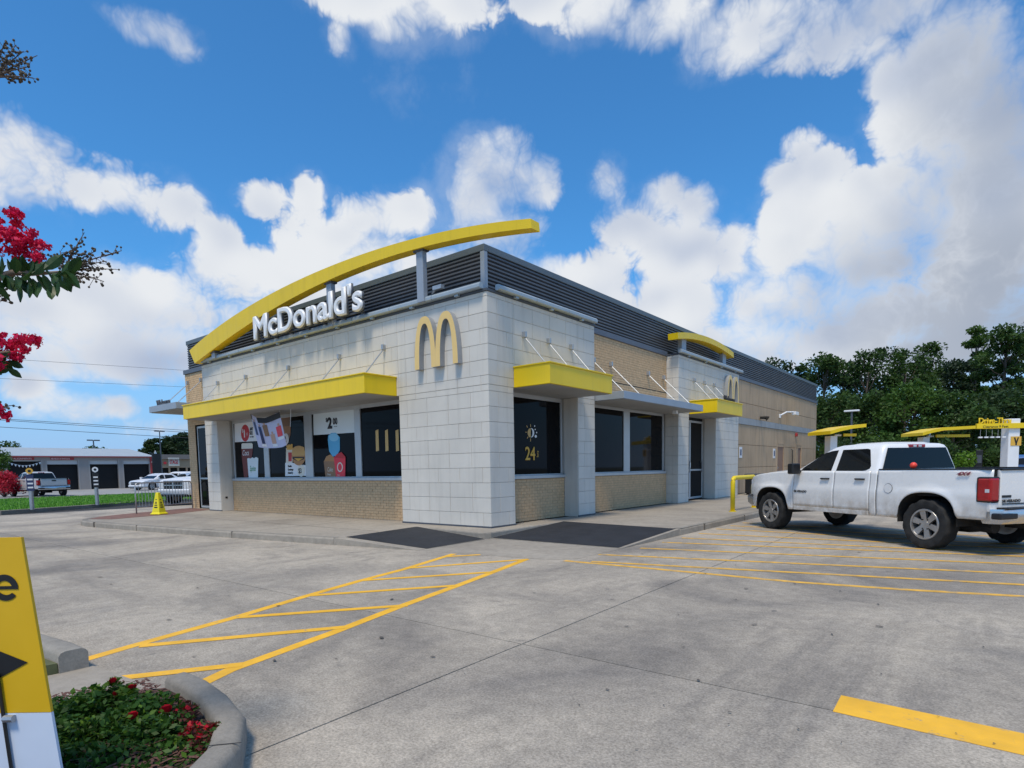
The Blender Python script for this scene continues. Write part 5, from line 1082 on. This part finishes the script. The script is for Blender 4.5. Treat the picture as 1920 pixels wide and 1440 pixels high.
# ---- light poles and wires
for px, ty, t, lab in ((175, 826, 95, 'twin headed parking light pole rising behind the garage roof'), (299, 809, 110, 'twin headed parking light pole rising above the far pines')):
    q = ont(px, ty, t); lp = thing('light_pole', lab, 'light pole', (q[0], q[1], LOT)); h = q[2] - LOT; MB().tube([(0,0,0),(0,0,h)], [.14,.09], 8).build('pole', MT['flash'], lp)
    for s in (1, -1): a, e = sorted((s * .1, s * .85)); MB().box(-.15, .15, a, e, h - .05, h + .13).build('lamp_head', MT['flash'], lp)
    MB().box(-.04, .04, -.12, .12, h - .02, h + .05).build('cross_arm', MT['flash'], lp)
wires = [((0,450),(1450,545)),((0,440),(1300,520)),((0,505),(1400,585)),((0,125),(1450,190)),((500,0),(1450,60))]
wn = ['upper twin', 'middle twin', 'lowest', 'high faint', 'topmost faint']
for (a, e), w in zip(wires, wn):
    p, q = (onx(k[0] * 460 / 1920, 680 + k[1] * 320 / 1336, -50) for k in (a, e)); d_ = (q - p) / (q[1] - p[1]); A0 = p + d_ * (-42 - p[1]); A1 = p + d_ * (70 - p[1])
    pts_ = [A0 + (A1 - A0) * t - np.array([0, 0, 1.0]) * (4 * t * (1 - t) - 4 * .5 * .5) * .3 for t in np.linspace(0, 1, 16)]
    tag(MB().tube(pts_, .018 if 'faint' not in w else .011, 4).build('power_line', mat('wire', (.05,.055,.06), .7), None), w + ' overhead power line crossing the sky above the garage', 'power line', 'overhead wires')
for y in (-42., 70.):
    up_ = thing('utility_pole', 'wooden utility pole carrying the overhead wires, ' + ('beyond the left edge' if y < 0 else 'behind the restaurant'), 'utility pole', (-50, y, LOT)); MB().tube([(0,0,0),(0,0,13)], [.18,.12], 8).build('pole', mat('pole_wood', (.12,.09,.06), .9), up_); MB().box(-.06, .06, -.06, .06, 12.99, 13.02).build('cap', MT['flash'], up_)
# ================================================================ drive lane canopies and gateway
YC = MT['yel']
q = ont(1892, 868, 27); gw = thing('drive_lane_gateway', 'white pillar with yellow clearance beam lettered Drive-Thru', 'gateway', (q[0], q[1], LOT), CAMR[2] - R(0)); 
k = 27 / FPX; gz = lambda py: ont(1892, py, 27)[2] - LOT
MB().box(-.25, .25, -.22, .22, 0, gz(786)).build('pillar', MT['white'], gw, bevel=.03)
bm = MB().box(-1.75, 1.9, -.32, -.221, gz(804), gz(794.5)).build('beam', YC, gw, bevel=.01)
text('lettering', 'Drive-Thru', .34, (-1.66, -.27, gz(794)), YC, FRONT, bm, ext=.02, off=.006, sx=.93); text('lettering', 'Clearance 9 Feet', .15, (-1.5, -.325, gz(802.5)), MT['black'], FRONT, bm, ext=.002, sx=1.1)
pl_ = MB().box(-.16, .30, -.24, -.2205, gz(836), gz(819)).build('plate', MT['gold'], gw); b = MB(); b.prism([(-.04,.36),(.03,.36),(.08,.2),(.13,.36),(.19,.36),(.11,.1),(.11,.02),(.04,.02),(.04,.1)], (-.2445, -.2405), lambda u, v, w: (u, w, gz(836) + v)); b.build('plate_mark', MT['black'], pl_)
for i in range(5): b = MB(); x = -1.55 + i * .26; b.tube([(x, -.27, gz(804)), (x, -.27, gz(820))], .004, 4); b.box(x - .08, x + .08, -.3, -.24, gz(821), gz(818.5)); b.build('clearance_bar', MT['white'], bm)
def lane_canopy(pix, t, lab, w, flip):
    q = ont(pix[0], 868, t); hz = lambda py: ont(pix[0], py, t)[2] - LOT; c = thing('order_canopy', lab, 'canopy', (q[0], q[1], LOT), CAMR[2] + R(flip), 'order canopies in the drive lane')
    MB().box(-.35, .05, -.2, .2, 0, hz(pix[2]) - .05).build('post', MT['white'], c, bevel=.02)
    b = MB(); prof_ = [(-.85, 0), (-.3, .14), (.35, .26), (w, .34)]; zb_ = hz(pix[2])
    b.loft([[(x_, y_, zb_ + z_ + dz) for y_, dz in ((-.8, 0), (-.8, .16), (.8, .16), (.8, 0))] for x_, z_ in prof_]); b.build('roof', YC, c)
    MB().box(.35, w - .1, -.3, -.22, hz(pix[2] + 3), hz(pix[2] - 2)).build('sign_bar', YC, c); MB().box(.4, 1.0, -.21, .15, .3, 1.7).build('menu_board', MT['black'], c, bevel=.02)
    MB().box(.05, .4, -.05, .05, hz(pix[2] + 2), hz(pix[2] - 1)).build('bracket', MT['white'], c)
lane_canopy((1562, 0, 816), 30, 'curved yellow order canopy on a white post left of the truck cab', 1.15, 12); lane_canopy((1735, 0, 818), 33, 'curved yellow order canopy half hidden by foliage behind the truck cab', 2.4, 5)
q = ont(1836, 860, 30); sp = thing('speaker_post', 'slim black order speaker post left of the white pillar', 'post', (q[0], q[1], LOT)); MB().box(-.14, .14, -.1, .1, 0, 1.85).build('cabinet', MT['black'], sp, bevel=.02); MB().box(-.1, .1, -.13, -.101, 1.2, 1.6).build('speaker_panel', MT['flash'], sp)
q = ont(1597, 785, 44); lp = thing('light_pole', 'pale twin headed lamp before the dark trees right of the restaurant', 'light pole', (q[0], q[1], LOT)); h = ont(1597, 772, 44)[2] - LOT; MB().tube([(0,0,0),(0,0,h)], .07, 8).build('pole', MT['flash'], lp); MB().box(-.5, .5, -.15, .15, h, h + .12).build('lamp_head', MT['white'], lp, bevel=.03)
# ================================================================ vegetation
def leafmat(name, col, var=.45, vs=1.2, rough=.6, tr=.25):
    m = mat(name, col, rough, var, vs, spec=.25, det=3); nt = m.node_tree; p = nt.nodes['Principled BSDF']
    out = nt.nodes['Material Output']; t = nt.nodes.new('ShaderNodeBsdfTranslucent'); mx = nt.nodes.new('ShaderNodeMixShader'); mx.inputs[0].default_value = tr
    t.inputs[0].default_value = (col[0] * 1.5, col[1] * 1.5, col[2] * .8, 1); nt.links.new(p.outputs[0], mx.inputs[1]); nt.links.new(t.outputs[0], mx.inputs[2]); nt.links.new(mx.outputs[0], out.inputs[0]); return m
BARK = mat('pine_bark', (.085,.065,.05), .95, .3, 3, .6, 20)
def np_mesh(name, V, F, m, parent):
    me = bpy.data.meshes.new(name); n = len(V); me.vertices.add(n); me.vertices.foreach_set('co', np.asarray(V, np.float32).ravel())
    F = np.asarray(F, np.int32); k = F.shape[1]; me.loops.add(F.size); me.loops.foreach_set('vertex_index', F.ravel()); me.polygons.add(len(F)); me.polygons.foreach_set('loop_start', np.arange(0, F.size, k, dtype=np.int32)); me.polygons.foreach_set('loop_total', np.full(len(F), k, np.int32))
    me.update(); me.validate(); me.materials.append(m); o = bpy.data.objects.new(name, me); link(o, parent); return o
def leaves(rs, C, rad, n, size, flat=.8, asp=.5, droop=0.):
    """n leaf quads round each cluster centre (shell-weighted)"""
    C = np.repeat(np.asarray(C), n, 0); rad = np.repeat(np.asarray(rad), n, 0); N = len(C)
    d = rs.normal(size=(N, 3)); d /= np.linalg.norm(d, axis=1)[:, None]; r_ = rs.random(N) ** .45
    P = C + d * (rad * r_[:, None]); 
    a = rs.normal(size=(N, 3)) * np.array([1, 1, flat]) + d * .6; a[:, 2] -= droop; a /= np.linalg.norm(a, axis=1)[:, None]
    b = np.cross(a, rs.normal(size=(N, 3))); b /= np.linalg.norm(b, axis=1)[:, None]
    s = size * (.55 + .9 * rs.random(N))[:, None]; a = a * s; b = b * s * asp
    V = np.stack([P - a * .5, P + b * .5 , P + a * .5, P - b * .5], 1).reshape(-1, 3); F = np.arange(4 * N).reshape(-1, 4); return V, F
LM = [leafmat('pine_dark', (.030,.058,.020)), leafmat('oak_green', (.044,.086,.020)), leafmat('leaf_mid', (.060,.118,.022)), leafmat('pine_blue', (.028,.052,.026)), leafmat('bright_leaf', (.10,.20,.02))]
def tree(name, label, base, h, w, kind, mi, seed, group, nleaf=7000, size=.34, low=.25, bare=0.):
    rs = np.random.RandomState(seed); root = thing(name, label, 'tree', tuple(base), 0, group)
    lean = rs.normal(size=2) * .02 * h; th = h * (.88 if kind == 'pine' else .8)
    tk = MB(); ts = np.linspace(0, 1, 7); path = [(lean[0] * t * t, lean[1] * t * t + .15 * math.sin(t * 4 + seed), th * t) for t in ts]
    r0 = .016 * h + .05; tk.tube(path, [r0 * (1 - .85 * t) + .01 for t in ts], 7)
    def at(t): i = t * 6; k = min(int(i), 5); f = i - k; return np.array(path[k]) * (1 - f) + np.array(path[k+1]) * f
    C = []; RR = []; K = 26 if kind == 'pine' else 34
    for i in range(K):
        if kind == 'pine':
            t = low + (1 - low) * (i + rs.random()) / K; spread = w * (1.05 - .75 * ((t - low) / (1 - low)) ** 1.3) * (.35 + .65 * rs.random())
            if rs.random() < bare: continue
            a = rs.random() * 6.28; p0 = at(min(t, .99)); c = p0 + np.array([math.cos(a) * spread, math.sin(a) * spread, .06 * h * (rs.random() - .3)]); rr = w * (.24 + .22 * rs.random()); RR.append([rr, rr, rr * .55])
        else:
            t = low + (1 - low) * rs.random(); a = rs.random() * 6.28; env = math.sin(math.pi * min(1, max(.05, (t - low) / (1 - low) * .82 + .14))) ** .7
            spread = w * env * (.45 + .55 * rs.random()); p0 = at(min(t * .85, .95)); c = np.array([p0[0] + math.cos(a) * spread, p0[1] + math.sin(a) * spread, h * t * .93]); rr = w * (.26 + .2 * rs.random()); RR.append([rr, rr, rr * .8])
        C.append(c); q = at(max(.05, min(t, .97) - .10)); mid = (q + c) / 2 + np.array([0, 0, -.03 * h * rs.random()])
        tk.tube([q, mid, c], [r0 * .28, r0 * .16, .02], 5)
    tk.build('trunk', BARK, root, smooth='all', fix=False)
    V, F = leaves(rs, C, RR, max(1, nleaf // len(C)), size, .7, .55); np_mesh('crown', V, F, LM[mi], root); return root
def place(px, top, t): q = ont(px, top, t); return (q[0], q[1], LOT - .02), q[2] - LOT
G1 = 'trees standing behind the drive lane'
spec = [ # px, top px, depth, half width, kind, material, low, label
    (1455,662,62,2.6,'oak',0,.30,'dark round topped tree just above the restaurant rear corner'),
    (1500,668,70,2.2,'pine',0,.15,'thin dark pine in the gap behind the rear corner'),
    (1545,654,58,3.0,'oak',1,.08,'broad dark green tree next to the rear corner of the restaurant'),
    (1585,664,64,2.8,'pine',3,.1,'narrow bluish pine behind the left order canopy'),
    (1622,648,60,2.9,'oak',1,.10,'full dark tree above the truck cab'),
    (1662,643,66,2.9,'oak',0,.10,'tall dark tree just right of the truck cab roof'),
    (1700,640,60,2.8,'oak',1,.12,'tall green tree with an even domed top mid way along the wood'),
    (1742,634,64,2.8,'oak',1,.12,'highest domed tree left of the sparse pine'),
    (1790,660,58,2.6,'pine',3,.1,'dense dark pine below the sparse leaning pine'),
    (1832,590,62,2.2,'pine',2,.35,'sparse leaning pine with airy open top'),
    (1885,590,54,3.3,'pine',1,.30,'big open crowned pine at the right edge of the wood'),
    (1935,578,56,3.4,'pine',0,.2,'tall dark tree at the right edge of the picture'),
    (1560,735,50,2.6,'oak',1,.02,'low dark tree filling below the wood behind the left canopy'),
    (1640,728,46,2.8,'oak',1,.02,'low dark tree behind the truck cab roof'),
    (1712,715,44,2.9,'oak',2,.02,'low bright green tree in the middle of the wood'),
    (1790,735,42,2.6,'oak',1,.02,'low spreading tree behind the Drive-Thru lettering'),
    (1865,730,46,2.9,'oak',0,.02,'low dark tree behind the white pillar'),
    (1930,740,44,2.6,'oak',1,.02,'low tree behind the beam at the right edge')]
for i, (px, top, t, w, kind, mi, low, lab) in enumerate(spec):
    b, h = place(px, top, t); tree('pine_tree' if kind == 'pine' else 'broadleaf_tree', lab, b, h, w, kind, mi, 10 + i, G1, 7600 if t > 52 else 8500, .31 if t > 52 else .26, low, .12 if 'sparse' in lab else .05)
def bush(name, label, base, h, w, mi, seed, n=2500, size=.14, cat='bush', group=None, m=None):
    rs = np.random.RandomState(seed); root = thing(name, label, cat, tuple(base), 0, group); K = 14; C = []; RR = []; s = MB()
    for i in range(K):
        a = rs.random() * 6.28; r_ = w * rs.random() ** .5 * .75; C.append([math.cos(a) * r_, math.sin(a) * r_, h * (.25 + .55 * rs.random())]); RR.append([w * .4, w * .4, h * .25]); s.tube([(0, 0, 0), (C[-1][0] * .5, C[-1][1] * .5, C[-1][2] * .6), C[-1]], [.03, .02, .008], 4)
    s.build('stems', BARK, root, fix=False); V, F = leaves(rs, C, RR, n // K, size); np_mesh('foliage', V, F, m or LM[mi], root); return root
for px, py, t, h, w, mi, lab in ((1800,872,31,1.9,1.3,4,'bright yellow green bush behind the truck bed'), (1765,872,32,2.6,1.2,1,'dark bush in front of the right order canopy'), (1660,872,36,3.0,1.8,1,'dark bush behind the truck cab roof'), (1600,872,35,2.7,1.4,0,'dark bush right of the left order canopy'), (1862,872,30,2.2,.9,1,'leggy dark shrub beside the white pillar')):
    q = ont(px, 868, t); bush('shrub', lab, (q[0], q[1], LOT), h, w, mi, px, 3200, .16, 'shrub', 'shrubs along the drive lane')
# far trees on the left
G2 = 'distant trees on the left'
for i, (px, top, t, w, kind, mi, low, lab) in enumerate(((292,817,300,8.5,'pine',0,.45,'leftmost open pine above the far store'), (322,812,310,7.5,'pine',0,.5,'open pine above the red lettered sign'), (341,808,300,7,'pine',3,.5,'tall pine against the brick edge of the restaurant'),
        (22,832,110,4.6,'oak',1,.1,'round dark tree behind the left end of the garage'), (-22,815,48,1.5,'oak',2,.2,'green leafy tree cut by the left edge before the garage'), (180,842,115,4.0,'oak',1,.1,'low tree top just showing over the garage roof by the light pole'), (207,846,118,2.6,'oak',0,.1,'small tree top just showing over the garage roof'), (318,846,330,16,'oak',0,.02,'dark tree mass behind the far store roof'))):
    b, h = place(px, top, t); tree('pine_tree' if kind == 'pine' else 'broadleaf_tree', lab, b, h, w, kind, mi, 60 + i, G2, 4500, 1.2 if t > 200 else .5 if t > 60 else .2, low, .1)
q = onz(8, 932); bush('crape_myrtle_bush', 'low red flowering bush at the left edge beside the silver pickup', (q[0], q[1], LOT), 1.9, 1.5, 4, 5, 3500, .15, 'bush', None, leafmat('crimson_bloom', (.42,.02,.045), .4, 3))
# ---- rose bush in the foreground bed
rs = np.random.RandomState(42); ro = thing('rose_bush', 'green rose bush with red blooms in the foreground bed', 'rose bush', (4.62, -8.15, -.045))
C = []; RR = []; sm = MB()
def rel(px, py, t): return ont(px, py, t) - np.array([4.62, -8.15, -.045])
cl = [(130,1345,2.95),(170,1320,3.05),(215,1312,3.1),(250,1335,3.0),(290,1330,3.05),(110,1375,2.8),(150,1385,2.8),(200,1370,2.85),(250,1380,2.8),(300,1370,2.85),(130,1425,2.65),(190,1425,2.65),(250,1430,2.65),(310,1420,2.7),(340,1400,2.8),(350,1435,2.7),(100,1440,2.6),(160,1460,2.5),(230,1470,2.5),(300,1465,2.55),(180,1345,3.0),(330,1375,2.9),(60,1400,2.75),(60,1440,2.6),(120,1335,3.05),(100,1350,2.95),(270,1345,3.0),(310,1385,2.85),(355,1410,2.75),(340,1455,2.6),(380,1450,2.6)]
for px, py, t in cl:
    c = rel(px, py, t); C.append(c); RR.append([.12, .12, .085]); b0 = np.array([c[0] * .35, c[1] * .35, 0.]); sm.tube([b0, (b0 + c) / 2 + np.array([.02, .01, .03]), c], [.008, .006, .003], 5)
tips = []
for px, py, t in ((212,1278,3.1),(245,1292,3.1),(180,1295,3.1),(230,1300,3.05),(275,1305,3.1),(160,1312,3.05),(140,1318,3.0)):
    c = rel(px, py, t); tips.append(c); a = rel(215, 1335, 3.05); sm.tube([a, (a + c) / 2 + np.array([.01, 0, .02]), c], [.004, .003, .002], 4)
sm.build('stems', mat('rose_stem', (.06,.07,.03), .8), ro, fix=False)
V, F = leaves(rs, C, RR, 380, .034, .5, .55); np_mesh('foliage', V, F, leafmat('rose_leaf', (.040,.098,.016), .5, 9, .5), ro)
V, F = leaves(rs, C + tips, [[x * 1.1 for x in r_] for r_ in RR] + [[.03,.03,.03]] * len(tips), 40, .034, .5, .55); np_mesh('young_leaves', V, F, leafmat('rose_leaf_young', (.10,.19,.022), .4, 9, .5), ro)
def rose(c, r_, m):
    b = MB(); rs2 = np.random.RandomState(int(abs(c[0] * 1e4)) % 9999)
    for i in range(16):
        a = i * 2.4; rr = r_ * (.2 + .8 * i / 16); t = Vector((math.cos(a), math.sin(a), .0)); s = Vector((-t.y, t.x, 0)); p = Vector(c) + t * rr * .55; up = Vector((0, 0, 1)) * r_ * (1.0 - .5 * i / 16)
        b.add([p - s * r_ * .35, p + s * r_ * .35, p + s * r_ * .4 + up + t * r_ * .3, p - s * r_ * .4 + up + t * r_ * .3], [(0,1,2,3)])
    b.build('rose_bloom', m, ro, fix=False)
RED = leafmat('rose_red', (.42,.008,.02), .25, 20, .5, .15)
for px, py, t, r_ in ((212,1279,3.08,.022),(207,1282,3.1,.018),(246,1290,3.08,.018),(252,1289,3.1,.016),(218,1303,3.05,.02),(249,1346,2.9,.03),(312,1335,2.95,.034),(305,1338,2.96,.022),(228,1437,2.6,.02),(232,1430,2.62,.018)): rose(rel(px, py, t), r_, RED)
MB().add([rel(300,1339,2.93), rel(304,1336,2.93), rel(308,1342,2.93), rel(303,1344,2.93)], [(0,1,2,3)]).build('pale_petal', MT['white'], ro, fix=False); MB().add([rel(317,1342,2.93), rel(324,1339,2.93), rel(325,1343,2.93), rel(319,1345,2.93)], [(0,1,2,3)]).build('pale_petal', MT['white'], ro, fix=False)
rb_ = thing('rose_bush', 'reddish low rose clump against the bed kerb', 'rose bush', (5.0, -8.02, -.045)); C = []; RR = []; sm = MB()
for px, py, t in ((330,1345,2.95),(345,1350,2.9),(360,1375,2.8),(385,1385,2.75),(395,1370,2.8),(375,1400,2.7),(400,1400,2.68),(350,1330,3.0),(405,1385,2.75),(395,1425,2.6)):
    c = ont(px, py, t) - np.array([5.0, -8.02, -.045]); C.append(c); RR.append([.055,.055,.04]); sm.tube([(c[0] * .6, c[1] * .6, 0), c], [.005, .002], 4)
sm.build('stems', _mats['rose_stem'], rb_, fix=False); V, F = leaves(rs, C, RR, 120, .026, .5, .6); np_mesh('bronze_leaves', V, F, leafmat('rose_bronze', (.11,.028,.022), .5, 12, .5), rb_); V, F = leaves(rs, C, RR, 70, .024, .5, .6); np_mesh('green_leaves', V, F, _mats['rose_leaf'], rb_)
V, F = leaves(rs, [ont(x, y, t) - np.array([5.0, -8.02, -.045]) for x, y, t in ((355,1375,2.78),(372,1385,2.74),(365,1365,2.8),(395,1362,2.8),(398,1405,2.66),(345,1330,2.98))], [[.04,.04,.03]] * 6, 26, .024, .6, .8); np_mesh('red_blooms', V, F, RED, rb_)['kind'] = 'stuff'
ml = MB(); r3 = random.Random(9)
for i in range(5200):
    x = 3.55 + 2.25 * r3.random(); y = -7.72 - 1.5 * r3.random()
    # inside the bed only: left of the kerb
    yk = float(np.interp(x, [p[0] for p in KI[:6]], [p[1] for p in KI[:6]])); xk = float(np.interp(-y, [-p[1] for p in KI[3:]], [p[0] for p in KI[3:]]))
    if y > yk - .02 or x > xk - .02 or x < 3.86 - .35 * (-7.9 - y): continue
    a = r3.random() * 6.28; l = .01 + .022 * r3.random(); w = .004 + .006 * r3.random(); ca, sa = math.cos(a), math.sin(a); z = -.042 + .012 * r3.random(); tz = .012 * (r3.random() - .3)
    ml.add([(x - ca*l - sa*w, y - sa*l + ca*w, z), (x + ca*l - sa*w, y + sa*l + ca*w, z + tz), (x + ca*l + sa*w, y + sa*l - ca*w, z + tz), (x - ca*l + sa*w, y - sa*l - ca*w, z)], [(0,1,2,3)])
tag(ml.build('mulch_chips', mat('bark_chip', (.12,.055,.04), .9, .6, 60), None, fix=False), 'loose brown bark mulch covering the foreground bed', 'mulch', kind='stuff')
# ---- crape myrtle reaching in from the left edge
cm = thing('crape_myrtle', 'crape myrtle branches with crimson blooms and seed heads at the left edge', 'tree', (3.9, -9.3, -.045)); o0 = np.array([3.9, -9.3, -.045])
def cr(px, py, t=2.2): return ont(px, py, t) - o0
wood = MB(); lv = []; lr = []; bl_ = []; bd = MB(); tw = MB(); LV = []
fork = np.array([.12, .1, 1.15])
wood.tube([(0,0,-.05),(.03,.03,.55),fork], [.075,.06,.05], 10)
def branch(pts, r0, r1):
    pts = [fork] + [cr(*p) for p in pts]; m_ = [pts[0]]
    for a, e in zip(pts, pts[1:]): m_ += [(a + e) / 2 + rs.normal(size=3) * .006, e]
    wood.tube(m_, list(np.linspace(r0, r1, len(m_))), 7)
branch([(-260,760,2.25),(-120,560,2.2),(0,519,2.2),(60,513,2.2),(130,508,2.2)], .03, .003); branch([(-280,500,2.3),(-150,240,2.25),(-30,150,2.2),(10,135,2.2)], .028, .003); branch([(-300,820,2.2),(-140,690,2.2),(-20,668,2.2),(20,660,2.2)], .022, .003); branch([(-300,860,2.2),(-120,790,2.2),(-15,775,2.2)], .018, .003)
wood.build('trunk', mat('smooth_bark', (.20,.15,.11), .7, .2, 6), cm, smooth='all', fix=False)
def leaf(b, p, d, up, l, w):
    d = Vector(d).normalized(); s = d.cross(Vector(up)).normalized(); n = s.cross(d); P = Vector(p); v = []
    for t, ww in ((0,.08),(.25,.75),(.5,1),(.75,.75),(1,.03)): c = P + d * l * t + n * l * (-.18 * t * t); v += [c - s * w * ww / 2 + n * w * .12, c, c + s * w * ww / 2 + n * w * .12]
    b.add(v, [(i*3+j, i*3+j+1, i*3+j+4, i*3+j+3) for i in range(4) for j in range(2)])
lf = MB(); camr = CM[:, 0]; camu = CM[:, 1]; camf = -CM[:, 2]
for k in range(46):
    x = -60 + 190 * rs.random(); y = 519 - .085 * x + rs.normal() * 5; p = cr(x, y, 2.2 + rs.normal() * .05); sg_ = -1 if rs.random() < .68 else 1
    d = camr * (.25 + .5 * rs.random()) + camu * sg_ * (.5 + .6 * rs.random()) + camf * rs.normal() * .6; leaf(lf, p, d, camf + camu * .5 + rs.normal(size=3) * .3, .055 + .03 * rs.random(), .028 + .012 * rs.random())
for px, py in ((52,525),(70,528),(92,530),(60,522),(30,530),(100,520)): leaf(lf, cr(px, py), camr * .25 - camu * .8 + camf * rs.normal() * .2, camf + rs.normal(size=3) * .2, .075, .034)
for k in range(14): leaf(lf, cr(-20 + 40 * rs.random(), 655 + 40 * rs.random()), camr * rs.normal() - camu * .6 + camf * rs.normal() * .5, camf, .05, .026)
lf.build('leaves', leafmat('myrtle_leaf', (.028,.070,.022), .35, 14, .4), cm, fix=False)
def seedhead(root_px, tips, n=16):
    for tx_, ty_ in tips:
        a = cr(*root_px); e = cr(tx_, ty_, 2.2 + rs.normal() * .03); tw.tube([a, (a + e) / 2 + camu * .006, e], [.003, .0022, .0012], 5)
        for j in range(n):
            t = .3 + .7 * rs.random(); p = a + (e - a) * t; q = p + (camr * rs.normal() + camu * (rs.normal() + .3) + camf * rs.normal()) * .011; tw.tube([p, q], .0009, 4); r_ = .0034 + .0022 * rs.random()
            u = Vector(q); bd.loft([[(u.x + r_ * s_ * math.cos(w_), u.y + r_ * s_ * math.sin(w_), u.z + r_ * z_) for w_ in np.linspace(0, 6.283, 6, endpoint=False)] for z_, s_ in ((-1,.3),(-.4,.95),(.4,.95),(1,.3))])
seedhead((120,508), ((228,470),(218,505),(195,528),(180,470),(158,436),(150,530),(200,490),(140,462),(165,500),(112,470),(95,478)), 20)
seedhead((-10,145), ((70,104),(62,146),(44,96),(30,84),(55,125),(40,150),(8,80),(20,110)), 20)
seedhead((-12,565), ((14,552),(12,566),(6,548)), 7); seedhead((-5,770), ((24,760),(18,764)), 5)
tb = tw.build('twigs', mat('twig_brown', (.10,.065,.04), .8), cm, fix=False); tb['kind'] = 'stuff'; sb = bd.build('seed_capsules', mat('capsule_brown', (.075,.055,.032), .7, .4, 40), cm, smooth='all', fix=False); sb['kind'] = 'stuff'
cc = []; 
for x0, x1, y0, y1, n in ((-50,40,394,440,26),(-50,62,430,472,38),(30,88,455,484,16),(-30,35,628,672,22),(25,70,630,656,12),(-30,12,668,692,8),(-30,16,750,786,12)):
    for k in range(n): cc.append(cr(x0 + (x1 - x0) * rs.random(), y0 + (y1 - y0) * rs.random(), 2.2 + rs.normal() * .035))
V, F = leaves(rs, cc, [[.020,.020,.018]] * len(cc), 42, .0125, .9, .9); np_mesh('crimson_blooms', V, F, leafmat('myrtle_bloom', (.60,.012,.075), .35, 30, .6, .2), cm)
